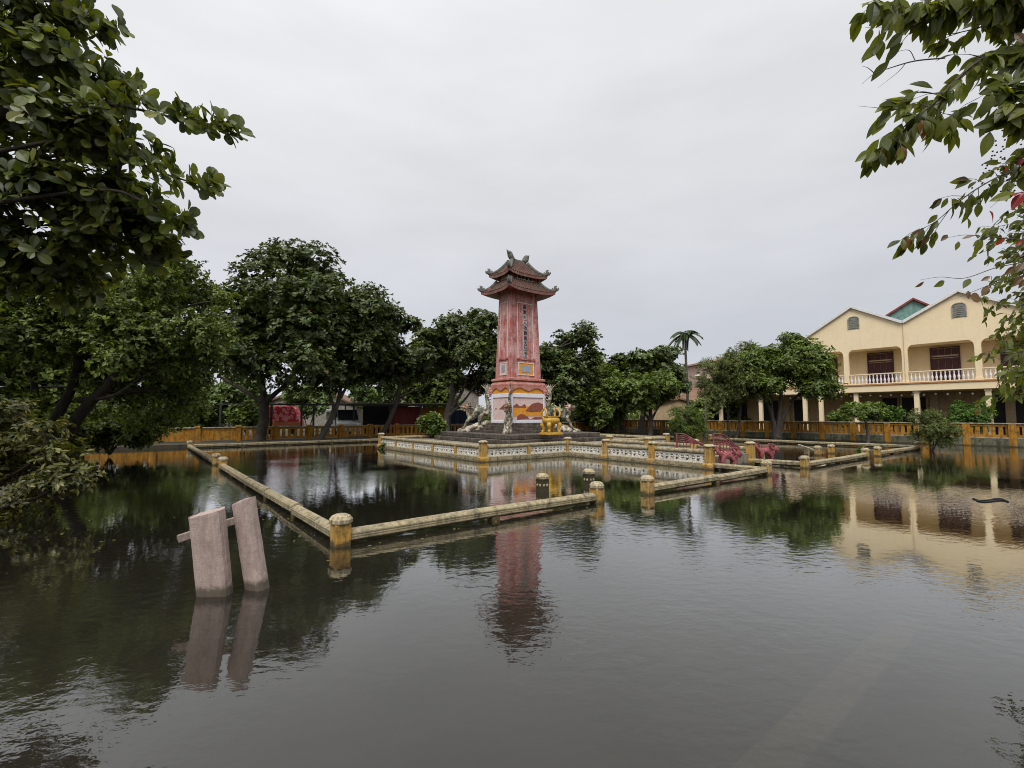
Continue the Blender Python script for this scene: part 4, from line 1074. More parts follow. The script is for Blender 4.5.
# ------------------------------------------------------------------ houses and sheds around
def house(name, label, px, Y, w, d, wall_z, apex_z, rz, mw, mr, wins=(), over=.3, base=0.1):
    p = at(px, HOR, Y); r = thing(name, (p.x, p.y, base), label, 'house', None, rz)
    m = MB(); hw, hd = w/2, d/2
    m.prism([(-hw, 0), (hw, 0), (hw, wall_z), (0, apex_z), (-hw, wall_z)], lambda x, z, dd: Vector((x, -hd+dd, z)), d); m.build('wall', mw, r)
    for sx in (-1, 1):
        m = MB(); sl_ = (apex_z-wall_z)/hw
        m.prism([(sx*(hw+over), wall_z-over*sl_), (0, apex_z), (0, apex_z+.2), (sx*(hw+over), wall_z-over*sl_+.2)], lambda x, z, dd: Vector((x, -hd-.35+dd, z+.01)), d+.7); m.build('roof', mr, r)
    for x, z, ww, hh in wins:
        m = MB(); m.box((x, -hd-.02, z), (ww, .08, hh)); f_ = m.build('window', M['dark'], r)
        m = MB(); m.box((x, -hd-.05, z+hh/2+.05), (ww+.2, .12, .1)); m.box((x, -hd-.05, z-hh/2-.05), (ww+.2, .14, .1)); m.box((x, -hd-.05, z), (.06, .06, hh)); m.build('window_frame', M['white'], f_)
    return r
house('gabled_house', 'teal gabled house with red roof rising behind the twin gables', 909, 52, 8.4, 9, 10.5, 13.35, TH-math.pi/2+R(22), M['teal'], M['redroof'], [(-1.5, 7, 1, 1.2)], .5, 0)
house('small_house', 'small dull house with brown roof between the trees near the palm', 689, 56, 5, 6, 3.0, 4.6, R(90-12), M['houses_white'], M['roof_brown'], [(-1.2, 2, 1, 1), (1.4, 2, 1, 1)])
house('salmon_block', 'taller salmon house block behind the palm trunk', 708, 60, 4.6, 8, 7.7, 8.2, R(8), M['pinkwall'], M['pinkwall'], [(-1.2, 5.4, .8, 1.0), (1.0, 5.4, .8, 1.0)])
house('white_house', 'dull white house with brown roof behind the red and yellow metal sheets', 436, 56, 9, 6, 3.9, 6.6, R(14), M['houses_white'], M['roof_brown'], [(-2, 3, 1.2, 1.0), (1, 3, 1.4, 1.0)])
house('white_house', 'narrow dull white house just left of the wider white one', 404, 60, 4, 6, 6.0, 7.6, R(10), M['houses_white'], M['roof_brown'], [(0, 4, 1.0, 1.2)])
house('brown_house', 'low brown roofed house beyond the pergola trees', 318, 52, 9, 6, 2.6, 4.6, R(5), M['houses_white'], M['roof_brown'], [(-2, 1.8, 1, 1)])
house('brown_shed', 'low brown shed behind the round light green tree', 671, 54, 6, 4, 2.6, 3.3, R(4), M['tan'], M['roof_brown'], [(1.6, 1.7, .9, .9)])

def sheet(px0, px1, Y0, Y1, z1, mat, label, name='metal_sheet', z0=0.15):
    a, c = at(px0, HOR, Y0), at(px1, HOR, Y1); L = math.hypot(c.x-a.x, c.y-a.y)
    r = thing(name, (a.x, a.y, z0), label, 'metal sheet', 'corrugated sheets behind the back wall', math.atan2(c.y-a.y, c.x-a.x))
    m = MB(); n = max(6, int(L/.07)); P0 = [(L*i/n, .02*(-1)**i) for i in range(n+1)]
    vs_ = [(x, y, 0) for x, y in P0]+[(x, y, z1-z0) for x, y in P0]+[(x, y+.01, 0) for x, y in P0]+[(x, y+.01, z1-z0) for x, y in P0]
    k_ = n+1
    m.add(vs_, [(i, i+1, k_+i+1, k_+i) for i in range(n)]+[(2*k_+i+1, 2*k_+i, 3*k_+i, 3*k_+i+1) for i in range(n)]+[(k_+i, k_+i+1, 3*k_+i+1, 3*k_+i) for i in range(n)])
    m.build('corrugated_panel', mat, r)
    m = MB(); m.bar((0, .05, .1), (L, .05, .1), .05, .05); m.bar((0, .05, z1-z0-.1), (L, .05, z1-z0-.1), .05, .05); m.build('frame', M['darksteel'], r)
sheet(391, 420.5, 37, 38.2, 2.35, M['corr_red'], 'dull red corrugated sheet behind the back wall')
sheet(421.5, 449, 38.2, 39.4, 2.3, M['corr_yellow'], 'mustard corrugated sheet behind the back wall')
sheet(451, 478, 40, 41, 2.1, M['corr_blue'], 'dark blue sheet behind the tree left of the tower')
sheet(566, 628, 52, 54, 2.4, M['corr_dark'], 'long slate grey sheet fence right of the tower')

# pergola shed
A = at(222, HOR, 32.5); Bp = at(456, HOR, 37.5); L = math.hypot(Bp.x-A.x, Bp.y-A.y); an = math.atan2(Bp.y-A.y, Bp.x-A.x)
sd = thing('open_shed', (A.x, A.y, .15), 'long open shed with a thin flat roof on dark posts behind the back wall', 'shed', None, an)
m = MB(); m.bar((-.3, 0, 2.28), (L, 0, 2.28), .12, .10); m.bar((-.3, 2.6, 2.34), (L, 2.6, 2.34), .12, .1); m.build('roof_beam', M['darksteel'], sd)
m = MB(); m.box((L*.72, 1.3, 2.42), (L*.56, 3.2, .06)); m.build('roof', M['steel'], sd)
m = MB()
for i in range(8): m.bar((L*.43*i/8, 0, 2.36), (L*.43*i/8, 2.6, 2.40), .06, .05)
m.build('rafter', M['darksteel'], sd)
for px in (221, 230, 272, 302, 314, 336.5, 354, 390, 420.8, 450):
    k = (px-512)/F; x = (A.x-k*A.y)/(k*math.sin(an)-math.cos(an))
    m = MB(); m.box((x, 0, 1.12), (.13, .13, 2.24)); m.build('post', M['darksteel'], sd)
for px in (240, 290, 345, 400):
    k = (px-512)/F; x = (A.x-k*A.y)/(k*math.sin(an)-math.cos(an)); m = MB(); m.box((x, 2.6, 1.15), (.1, .1, 2.3)); m.build('post', M['darksteel'], sd)
m = MB(); m.box((L*.68, 3.0, 1.2), (L*.22, .06, 2.3)); m.build('interior_shade_sheet', M['dark'], sd)  # near-black sheet: shade of the shed interior put in as colour
# patterned tarp over a cart
tm = NT('patterned cloth'); vo = tm.n('ShaderNodeTexVoronoi'); vo.inputs['Scale'].default_value = 3.4; tcn = tm.n('ShaderNodeTexCoord'); tm.l(tcn.outputs['Object'], vo.inputs['Vector'])
c1 = tm.mix(tm.rng(vo.outputs['Distance'], .12, .2), (0.78, 0.55, 0.25), (0.70, 0.12, 0.12))
c2 = tm.mix(tm.rng(vo.outputs['Distance'], .32, .36), c1, (0.75, 0.42, 0.42)); c3 = tm.mix(tm.rng(vo.outputs['Distance'], .42, .46), c2, (0.55, 0.04, 0.06))
tm.principled(c3, .8)
p = at(283, HOR, 34.6); r = thing('covered_cart', (p.x, p.y, .34), 'cart under a red floral cloth behind the back wall', 'cart', None, R(10))
m = MB(); w0, w1 = 1.25, .95
prof = [(-w0, .65), (-w0*.99, .9), (-w1-.05, 1.75), (-w1+.15, 2.0), (w1-.2, 1.98), (w1, 1.8), (w0*1.02, .9), (w0*1.05, .62)]
m.prism(prof, lambda x, z, d: Vector((x, -.6+d, z)), 1.2); m.build('cloth', tm.m, r, bevel=0.05)
m = MB(); m.prism([(-w0*1.01, .60), (-w0*1.0, .86), (w0*1.03, .86), (w0*1.06, .58)], lambda x, z, d: Vector((x, -.62+d, z)), 1.24); m.build('cloth_hem', plain('orange hem', (0.62, 0.20, 0.08), .8), r)
for sx in (-.8, .8):
    m = MB(); m.tube([(sx, -.5, .32), (sx, -.4, .32)], .32, 14, smooth=False); m.build('wheel', M['rubber'], r)
# white van
p = at(343, HOR, 36.5); r = thing('white_van', (p.x, p.y, .15), 'white van parked under the open shed', 'van', None, R(-58))
m = MB(); m.prism([(-2.1, .35), (2.15, .35), (2.2, .95), (1.75, 1.15), (1.25, 1.95), (-2.0, 2.0), (-2.15, 1.2)], lambda x, z, d: Vector((x, -.85+d, z)), 1.7); m.build('body', M['van'], r, bevel=.06)
m = MB(); m.prism([(.55, 1.2), (1.55, 1.2), (1.15, 1.82), (.55, 1.82)], lambda x, z, d: Vector((x, -.87+d, z)), .03); m.prism([(-1.8, 1.2), (.35, 1.2), (.35, 1.82), (-1.8, 1.82)], lambda x, z, d: Vector((x, -.87+d, z)), .03); m.build('side_window', M['glass'], r)
m = MB(); m.add([(1.76, -.72, 1.17), (1.76, .72, 1.17), (1.29, .66, 1.92), (1.29, -.66, 1.92)], [(0, 1, 2, 3)]); 
for i in range(4): m.v[i] = (m.v[i][0]+.03, m.v[i][1], m.v[i][2]+.02)
m.build('windscreen', M['glass'], r)
for sx in (-1.35, 1.4):
    for sy in (-.86, .76):
        m = MB(); m.tube([(sx, sy-.02, .33), (sx, sy+.12, .33)], .33, 16, smooth=False); w_ = m.build('wheel', M['rubber'], r)
        m = MB(); m.tube([(sx, sy-.03, .33), (sx, sy+.0, .33)], .18, 12, smooth=False); m.build('hubcap', M['steel'], w_)
for sy in (-.6, .6):
    m = MB(); m.box((2.19, sy, .85), (.06, .3, .2)); m.build('headlight', M['bulb'], r)
# lamp pole by the right bush
p = gnd(706.5, 438); r = thing('lamp_pole', (p.x, p.y, 0), 'thin pale street lamp pole rising behind the dark bush', 'street lamp')
zt_ = zat(376, p.y); m = MB(); m.tube([(0, 0, -.4), (0, 0, zt_-.1)], [.09, .055], 10); m.build('pole', M['coping'], r)
m = MB(); m.tube([(0, 0, zt_-.15), (-.1, -.05, zt_), (-.5, -.2, zt_+.05)], .035, 8); m.build('arm', M['steel'], r)
m = MB(); m.lathe([(.05, .06), (.17, .02), (.19, -.04), (.08, -.08)], 12, (-.6, -.24, zt_+.02), sx=1.4); m.build('lamp_head', M['white'], r)

# ------------------------------------------------------------------ vegetation
def frames(D, Nn):
    X = D/np.linalg.norm(D, axis=1, keepdims=True)
    Z = Nn - (Nn*X).sum(1, keepdims=True)*X; Z /= np.linalg.norm(Z, axis=1, keepdims=True)+1e-9
    Y = np.cross(Z, X)
    return np.stack([X, Y, Z], axis=2)
def inst(tV, tF, P, Rm, S):
    V = np.einsum('nij,kj->nki', Rm, tV)*S[:, None, None] + P[:, None, :]
    N, k = len(P), len(tV)
    Fq = (tF[None]+(np.arange(N)*k)[:, None, None]).reshape(-1, tF.shape[1])
    return V.reshape(-1, 3), Fq
T_SIMPLE = (np.array([(0, 0, 0), (.5, .27, .05), (1, 0, -.06), (.5, -.27, .05)], float), np.array([(0, 1, 2, 3)]))
T_WIDE = (np.array([(0, 0, 0), (.62, .30, .05), (1, 0, -.05), (.62, -.30, .05)], float), np.array([(0, 1, 2, 3)]))
T_THIN = (np.array([(0, 0, 0), (.45, .14, .03), (1, 0, -.10), (.45, -.14, .03)], float), np.array([(0, 1, 2, 3)]))
def leaf_template(widths, bend=.18, fold=.18):
    n = len(widths); V, Fq = [], []
    for i, w in enumerate(widths):
        x = i/(n-1); z = -bend*x*x
        V += [(x, -w, z+fold*w), (x, 0, z), (x, w, z+fold*w)]
    for i in range(n-1):
        a = i*3; Fq += [(a, a+3, a+4, a+1), (a+1, a+4, a+5, a+2)]
    return np.array(V, float), np.array(Fq)
T_OBOV = leaf_template([.012, .05, .13, .21, .27, .29, .24, .10], .16, .22)     # sea almond
T_OVAL = leaf_template([.012, .12, .21, .235, .20, .12, .006], .24, .25)
T_ROUND = leaf_template([.02, .30, .42, .44, .38, .22, .02], .1, .1)
def unit(n):
    v = rng.normal(size=(n, 3)); return v/np.linalg.norm(v, axis=1, keepdims=True)
def clump_points(clumps, n, shell=.5, up=.35, spray=.12):
    vol = np.array([c[1][0]*c[1][1]*c[1][2] for c in clumps])**.75
    idx = rng.choice(len(clumps), n, p=vol/vol.sum())
    D = unit(n); D[:, 2] = np.where((D[:, 2] < 0) & (rng.random(n) < up), -D[:, 2], D[:, 2])
    rr = (shell + (1-shell)*rng.random(n)**.6)*(1+.22*np.sin(D[:, 0]*7+idx)*np.cos(D[:, 1]*6-idx*2)+.12*rng.normal(size=n))
    rr = np.where(rng.random(n) < spray, 1+.35*rng.random(n), rr)
    C = np.array([c[0] for c in clumps])[idx]; Rd = np.array([c[1] for c in clumps])[idx]
    return C + D*Rd*rr[:, None], D
def rosettes(P, D, per, size, tmpl, upbias=.6, el=(.0, .6), var=.3):
    n = len(P)
    A = D*.55 + np.array([0, 0, upbias]) + unit(n)*.45; A /= np.linalg.norm(A, axis=1, keepdims=True)
    ref = unit(n); Bx = np.cross(A, ref); Bx /= np.linalg.norm(Bx, axis=1, keepdims=True); By = np.cross(A, Bx)
    ph = rng.random((n, 1))*6.28 + np.arange(per)[None]*6.283/per + rng.normal(size=(n, per))*.3
    e = el[0]+(el[1]-el[0])*rng.random((n, per))
    Dl = (np.cos(ph)[..., None]*Bx[:, None]+np.sin(ph)[..., None]*By[:, None])*np.cos(e)[..., None] + A[:, None]*np.sin(e)[..., None]
    Nl = np.broadcast_to(A[:, None], Dl.shape) - Dl*np.sin(e)[..., None]*.9 + rng.normal(size=Dl.shape)*.15
    S = size*(1-var+2*var*rng.random(n*per))
    Pp = np.repeat(P, per, 0) + rng.normal(size=(n*per, 3))*size*.12
    return inst(tmpl[0], tmpl[1], Pp, frames(Dl.reshape(-1, 3), Nl.reshape(-1, 3)), S)
def droopers(P, per, size, tmpl, var=.3, down=.9):
    n = len(P)*per
    D = unit(n)*.7; D[:, 2] -= down
    N = unit(n)+np.array([0, 0, .6])
    return inst(tmpl[0], tmpl[1], np.repeat(P, per, 0)+rng.normal(size=(n, 3))*size*.8, frames(D, N), size*(1-var+2*var*rng.random(n)))
def sub_clumps(c, rad, n, k=(.30, .46), flat=.75, seed=0, bottom=-.55):
    """uneven crown: many flattish clumps toward the outside, a few large ones within"""
    q = random.Random(seed); out = []
    c = Vector(c)
    for i in range(int(n*1.9)):
        while True:
            d = Vector((q.gauss(0, 1), q.gauss(0, 1), q.gauss(0, 1))).normalized()
            if d.z > bottom: break
        f = q.uniform(.58, .97)
        kk = q.uniform(k[0]*.62, k[1]*.80)
        out.append(((c.x+d.x*rad[0]*f, c.y+d.y*rad[1]*f, c.z+d.z*rad[2]*f), (rad[0]*kk, rad[1]*kk, rad[2]*kk*flat+.1)))
    for i in range(4):
        d = Vector((q.uniform(-.4, .4), q.uniform(-.4, .4), q.uniform(-.35, .3)))
        out.append(((c.x+d.x*rad[0], c.y+d.y*rad[1], c.z+d.z*rad[2]), (rad[0]*.42, rad[1]*.42, rad[2]*.40)))
    return out
def env(x0, y0, x1, y1, Y, dr=None):
    a, c = at(x0, y1, Y), at(x1, y0, Y)
    rx, rz = (c.x-a.x)/2*.95, (c.z-a.z)/2*.92
    return Vector(((a.x+c.x)/2, Y, (a.z+c.z)/2)), (rx, dr if dr else rx*.85, rz)
def tree(label, base, trunks, clumps, n, per, size, leaf, bark='bark', tmpl=T_WIDE, name='tree', cat='tree', group=None, shell=.5, style='rosette', limb_r=.06, upbias=.6, el=(0, .6), extra=None):
    base = Vector(base); r = thing(name, base, label, cat, group)
    m = MB(); tips = []
    for pts, r0, r1 in trunks:
        P = catmull([Vector(p)-base for p in pts], 5)
        rad = [r0+(r1-r0)*(i/(len(P)-1))**.8 for i in range(len(P))]; rad[0] *= 1.5; rad[1] *= 1.2
        P = [p+Vector((random.gauss(0, .02), random.gauss(0, .02), 0))*r0*3 for p in P]
        m.tube(P, rad, 9); tips += [(P[i], rad[i]) for i in range(len(P)//2, len(P))]
    for cc, cr_ in clumps:
        g = Vector(cc)-base
        t0, rr_ = min(tips, key=lambda q: (q[0]-g).length+random.random()*.5)
        mid = t0.lerp(g, .5)+Vector((random.gauss(0, .15), random.gauss(0, .15), (g-t0).length*.10))
        P = catmull([t0, mid, g, g+(g-mid)*.35], 4)
        m.tube(P, [min(rr_, limb_r*1.5), limb_r, limb_r*.55, limb_r*.2], 6)
    m.build('trunk', M[bark], r)
    P, D = clump_points(clumps, n, shell)
    P -= np.array(base)
    if style == 'rosette': V, Fq = rosettes(P, D, per, size, tmpl, upbias, el)
    else: V, Fq = droopers(P, per, size, tmpl)
    if extra is not None:
        V2, F2 = extra(base); Fq = np.vstack([Fq, F2+len(V)]); V = np.vstack([V, V2])
    np_mesh('crown', V, Fq, M[leaf], r)
    return r
def tp(lst, Y): return [at(x, y, Y) if len(q) == 2 else at(x, y, q[2]) for q in lst for x, y in [q[:2]]]

# -- row of almond trees behind the back wall of the pond
Y = 29.0
cl = sub_clumps(*env(202, 246, 380, 424, Y, 4.3), 24, (.27, .40), .6, 1, -.75)
tree('broad dark almond tree with a thick flared trunk, tallest left of the tower', gnd(258, 443.5, .16), [(tp([(258, 444), (263, 425), (265, 408), (263, 398)], Y), .34, .22), (tp([(263, 402), (240, 388), (218, 376)], Y), .17, .07), (tp([(265, 402), (285, 385), (305, 360)], Y), .18, .07), (tp([(264, 400), (262, 370), (262, 330)], Y), .18, .06)], cl, 9500, 7, .235, 'leaf_dark', group='almond trees in a row behind the pond')
Y = 30.5
cl = sub_clumps(*env(304, 274, 386, 415, Y, 3.3), 14, (.28, .42), .62, 2, -.7)
tree('dark almond tree with a pale leaning twin trunk right of the broad one', gnd(322, 442, .16), [(tp([(318, 443), (328, 425), (337, 405), (342, 380)], Y), .22, .10), (tp([(330, 424), (333, 405), (326, 385)], Y), .12, .06), (tp([(340, 398), (352, 375), (358, 340)], Y), .10, .05)], cl, 4600, 7, .25, 'leaf_dark', 'bark_pale', group='almond trees in a row behind the pond')
Y = 33.0
cl = sub_clumps(*env(346, 304, 442, 406, Y, 3.2), 13, (.28, .42), .62, 3, -.6)
tree('dark almond tree with a thin trunk leaning right, third of the row from the left', gnd(378, 441, .16), [(tp([(378, 441), (390, 420), (397, 400), (401, 375)], Y), .22, .11), (tp([(398, 398), (415, 390), (428, 384)], Y), .10, .04), (tp([(400, 380), (388, 360), (380, 340)], Y), .10, .05)], cl, 5000, 7, .25, 'leaf_dark', group='almond trees in a row behind the pond')
Y = 35.5
cl = sub_clumps(*env(412, 306, 510, 408, Y, 3.4), 15, (.28, .42), .65, 4, -.7)
tree('dark almond tree with forked grey limbs just left of the tower', gnd(446, 438, .16), [(tp([(446, 438), (447, 415), (452, 392), (450, 360)], Y), .30, .13), (tp([(450, 410), (462, 392), (468, 375)], Y), .15, .06), (tp([(449, 415), (466, 398), (478, 380)], Y), .12, .05)], cl, 5000, 7, .26, 'leaf_dark', 'bark_pale', group='almond trees in a row behind the pond')
Y = 37
cl = sub_clumps(*env(526, 322, 604, 434, Y, 3.2), 15, (.28, .42), .65, 5, -.8)
tree('dark almond tree behind the right side of the tower', gnd(560, 436, .16), [(tp([(560, 436), (558, 410), (556, 380), (555, 350)], Y), .26, .10)], cl, 5000, 7, .26, 'leaf_dark', group='almond trees in a row behind the pond')
Y = 40
cl = sub_clumps(*env(602, 345, 692, 416, Y, 4.0), 13, (.27, .40), .62, 6, -.4)
tree('wide dark almond tree behind the round light green tree', gnd(640, 434, .16), [(tp([(640, 434), (644, 410), (650, 385)], Y), .28, .14)], cl, 4600, 7, .32, 'leaf_dark', group='almond trees in a row behind the pond')
Y = 37
cl = sub_clumps(*env(586, 368, 632, 436, Y, 2.4), 9, (.34, .5), .8, 7, -.8)
tree('dark green leafy tree between the tower and the round light tree', gnd(617, 437, .16), [(tp([(617, 438), (618, 415), (612, 390)], Y), .16, .06)], cl, 2600, 7, .22, 'leaf_mid')
Y = 34.5
cl = sub_clumps(*env(614, 366, 682, 422, Y, 2.2), 13, (.30, .44), .62, 8, -.55)
tree('round light green tree with a forked trunk right of the tower', gnd(650, 439, .16), [(tp([(650, 439), (651, 422), (650, 408)], Y), .2, .12), (tp([(651, 420), (660, 405), (668, 398)], Y), .09, .04), (tp([(650, 420), (638, 405), (630, 400)], Y), .09, .04)], cl, 4200, 6, .19, 'leaf_mid', el=(-.3, .5))
# -- right hand trees in front of the building
Y = 31.5
cl = sub_clumps(*env(740, 329, 836, 416, Y, 2.8), 18, (.26, .40), .62, 9, -.6)
tree('full green tree with several stems standing before the cream building', gnd(776, 441, -.3), [(tp([(776, 443), (774, 425), (768, 405), (760, 390)], Y), .2, .06), (tp([(778, 442), (782, 420), (792, 402), (803, 390)], Y), .18, .06), (tp([(777, 438), (780, 410), (782, 380), (784, 350)], Y), .18, .05), (tp([(775, 436), (772, 410), (771, 385)], Y), .13, .05)], cl, 6400, 6, .19, 'leaf_mid', el=(-.3, .6), group='trees in front of the cream building')
Y = 32.5
cl = sub_clumps(*env(699, 340, 768, 424, Y, 2.2), 15, (.26, .40), .7, 10, -.7)
tree('lighter feathery tree on two thin stems left of the full green tree', gnd(733, 441, -.3), [(tp([(731, 443), (728, 425), (727, 405), (717, 385)], Y), .12, .04), (tp([(735, 443), (739, 425), (741, 400), (742, 370)], Y), .12, .04)], cl, 5200, 7, .17, 'leaf_olive', tmpl=T_THIN, el=(-.6, .6), group='trees in front of the cream building')
Y = 28.6
cl = sub_clumps(*env(843, 402, 889, 424, Y, 1.1), 9, (.32, .46), .6, 11, -.4)
tree('small flat topped tree on one thin trunk in front of the slotted wall', gnd(868, 443, -.3), [(tp([(868, 446), (868, 434), (866, 424), (864, 412)], Y), .11, .05)], cl, 2600, 6, .15, 'leaf_mid', 'bark_pale', el=(-.3, .6))
def bush(label, px0, py0, px1, py1, Y, n, size, leaf, seed, base_y, stems=5, per=6, tmpl=T_SIMPLE, name='bush', zb=0.0, group=None, k=(.36, .52), bottom=-.9, nc=9):
    c, rad = env(px0, py0, px1, py1, Y)
    cl = sub_clumps(c, rad, nc, k, .8, seed, bottom)
    bx = at((px0+px1)/2, base_y, Y); bx = Vector((bx.x, Y, zb))
    tr = []
    q = random.Random(seed)
    for i in range(stems):
        a = q.uniform(0, 6.28); e = c+Vector((math.cos(a)*rad[0]*.6, math.sin(a)*rad[1]*.6, rad[2]*q.uniform(.1, .7)))
        tr.append(([bx, bx.lerp(e, .5)+Vector((0, 0, .1)), e], .035, .012))
    return tree(label, bx, tr, cl, n, per, size, leaf, 'twig', tmpl, name, 'bush', group, .35, limb_r=.012, el=(-.5, .8))
bush('dark conical bush standing in the water behind the causeway', 668, 408, 706, 444, 32, 2600, .15, 'leaf_mid', 21, 441, tmpl=T_THIN, zb=-.2)
c, rad = env(683, 396, 698, 420, 32); 
bush('loose olive shrub growing from the right corner of the low wall', 910, 407, 951, 450, 22.8, 2600, .105, 'leaf_olive', 22, 450, tmpl=T_THIN, zb=-.3)
bush('clipped dome bush behind the slotted wall at the building', 952, 397, 983, 432, 33.2, 3600, .12, 'leaf_lush', 23, 430, zb=.16, nc=4, k=(.7, .85))
bush('low dark bush left of the flat topped tree behind the slotted wall', 829, 412, 850, 427, 37, 800, .15, 'leaf_mid', 24, 430, zb=.16)
bush('low bright bush right of the flat topped tree behind the slotted wall', 884, 406, 901, 425, 36, 1200, .15, 'leaf_lush', 25, 430, zb=.16)
bush('bright leafy bush at the back corner of the terrace', 418, 414, 444, 437, 26.5, 700, .2, 'leaf_mid', 26, 437, zb=.4)
bush('small weed tuft on the right wall corner', 856, 449, 866, 455, 20.6, 120, .1, 'leaf_mid', 27, 455, stems=3, zb=0)
bush('small weed tuft hanging at the far left terrace post', 380, 444, 387, 453, 24.2, 120, .1, 'leaf_mid', 28, 450, stems=3, zb=.1)
# -- pale thicket behind the left wall
for i, (a, y0, c_, y1, YY, nn, lf) in enumerate(((170, 388, 225, 432, 33, 1100, 'leaf_pale'), (208, 376, 264, 425, 35, 1300, 'leaf_pale'), (232, 402, 262, 428, 32, 700, 'leaf_mid'), (284, 380, 332, 424, 44, 1000, 'leaf_pale'), (345, 378, 398, 420, 44, 1000, 'leaf_pale'), (150, 395, 196, 432, 30.5, 1000, 'leaf_fine'))):
    bush(['pale green creeper mound behind the solid ochre wall', 'pale green mound under the broad almond tree', 'dark green clump beside the first shed post', 'pale bush behind the floral cloth cart', 'pale bush behind the open shed roof', 'dark undergrowth at the left end of the ochre wall'][i], a, y0, c_, y1, YY, nn, .30, lf, 40+i, 432, zb=.16, group='bushes behind the back wall')
def dark_mass(label, x0, x1, yt, Y, seed, n):
    c, rad = env(x0, yt, x1, 432, Y, 3.0)
    cl = sub_clumps(c, rad, 12, (.3, .45), .8, seed, -.9)
    bx = Vector((c.x, Y, .16)); tree(label, bx, [([bx, bx+Vector((.2, 0, 2)), c], .2, .08)], cl, n, 6, .36, 'leaf_fine', group='background trees')
dark_mass('background tree filling the gap right behind the tower', 565, 625, 372, 47, 51, 1500)
dark_mass('background tree behind the lamp pole', 690, 760, 385, 50, 52, 1500)
dark_mass('background tree behind the white houses', 378, 430, 372, 62, 53, 1300)
dark_mass('round dark background tree seen under the almond crowns', 296, 318, 388, 60, 54, 900)
dark_mass('background tree closing the gap between the third almond tree and the forked one', 392, 462, 326, 45, 56, 2200)
dark_mass('background tree behind the left shoulder of the round light green tree', 572, 640, 352, 50, 57, 1800)
# -- palm
p = gnd(688, 433, .16); YY = p.y
r = thing('palm_tree', (p.x, p.y, .16), 'slender areca palm with a small drooping head', 'palm')
ztp = zat(334, YY); m = MB(); m.tube([(0, 0, 0), (.05, 0, ztp*.4), (-.05, 0, ztp*.8), (0, 0, ztp-.15)], [.14, .11, .10, .09], 8); m.build('trunk', M['bark_pale'], r)
VV, FF = [], []; off = 0
for i in range(13):
    a = i*2.4; el = 1.1-.1*i; Lf = 1.35
    d = Vector((math.cos(a), math.sin(a), 0)); pts = [Vector((0, 0, ztp-.2))+d*(Lf*t_*math.cos(el*(1-.3*t_)))+Vector((0, 0, Lf*t_*math.sin(el)-1.0*t_*t_)) for t_ in np.linspace(0, 1, 12)]
    side = Vector((-d.y, d.x, 0)); P_, D_ = [], []
    for j in range(2, 12):
        for sg in (-1, 1):
            for q_ in range(2):
                P_.append(pts[j].lerp(pts[j-1], q_/2)); D_.append(side*sg*.8+(pts[j]-pts[j-1]).normalized()*.6+Vector((0, 0, -.35)))
    V, Fq = inst(T_THIN[0], T_THIN[1], np.array(P_), frames(np.array(D_), np.tile([0, 0, 1.], (len(P_), 1))), np.full(len(P_), .5))
    VV.append(V); FF.append(Fq+off); off += len(V)
np_mesh('frond', np.vstack(VV), np.vstack(FF), M['palm'], r)

# -- weeping tree on the left bank, leaning over the water
Y = 15.5
cl = sub_clumps(*env(70, 236, 222, 400, Y, 3.0), 18, (.26, .38), .75, 61, -.8)
cl += sub_clumps(*env(-60, 240, 120, 410, Y-.5, 3.0), 14, (.3, .42), .75, 62, -.8)
cl += [(tuple(at(x, y, Y+dz)), (a_, a_, b_)) for x, y, dz, a_, b_ in ((150, 395, 1.5, .8, .9), (178, 395, 2.0, .7, .9), (120, 385, 1.5, .9, 1.0), (208, 330, .3, .6, .6), (215, 360, .6, .5, .7), (190, 405, 2.4, .7, .7), (160, 360, 0, .9, .9), (165, 415, 3.0, .9, .6), (140, 420, 3.2, .8, .5), (222, 300, .2, .4, .4), (228, 335, .3, .3, .5), (100, 410, 4, 1.0, .8), (200, 385, 1.5, .5, .8))]
tree('fine leaved weeping tree leaning out over the left side of the pond', W(16.5, -4.6, .1), [([W(16.5, -4.6, 0), at(85, 408, 15.9), at(112, 380, 15.6), at(140, 330, 15.4)], .24, .08), ([W(16.0, -5.0, 0), at(66, 400, 15.9), at(78, 360, 15.5), at(80, 300, 15.3)], .2, .07), ([W(15.4, -5.4, 0), at(35, 400, 15.5), at(25, 340, 15.2)], .17, .06), ([at(80, 400, 15.8), at(115, 395, 15.6), at(150, 370, 15.4)], .08, .04)], cl, 15000, 7, .135, 'leaf_fine', tmpl=T_SIMPLE, shell=.25, el=(-.9, .3), upbias=.35, limb_r=.03)
for i, (x0, y0, x1, y1, YY, nn) in enumerate(((60, 410, 160, 448, 19.8, 2600), (-30, 395, 40, 470, 14, 1800), (20, 415, 90, 456, 17.5, 1800))):
    bush(['low dark undergrowth at the foot of the weeping tree', 'dark undergrowth behind the speckled shrub', 'dark undergrowth between the weeping trunks'][i], x0, y0, x1, y1, YY, nn, .16, 'leaf_fine', 70+i, 450, zb=.1)
def bank_tree(label, x0, y0, x1, y1, Y, seed, n):
    c, rad = env(x0, y0, x1, y1, Y, 3.2)
    bx = Vector((c.x, Y, .16)); tree(label, bx, [([bx, bx+Vector((.3, 0, 2)), c], .25, .1)], sub_clumps(c, rad, 14, (.3, .45), .8, seed, -.9), n, 6, .26, 'leaf_fine', group='trees on the left bank')
bank_tree('dense dark tree at the left edge behind the weeping tree', -150, 250, 20, 436, 22, 63, 4200)
bank_tree('dense dark tree just behind the trunks of the weeping tree', -10, 300, 120, 432, 25.5, 64, 4200)
bank_tree('dense dark tree between the weeping tree and the broad almond tree', 110, 330, 200, 428, 34, 65, 2600)
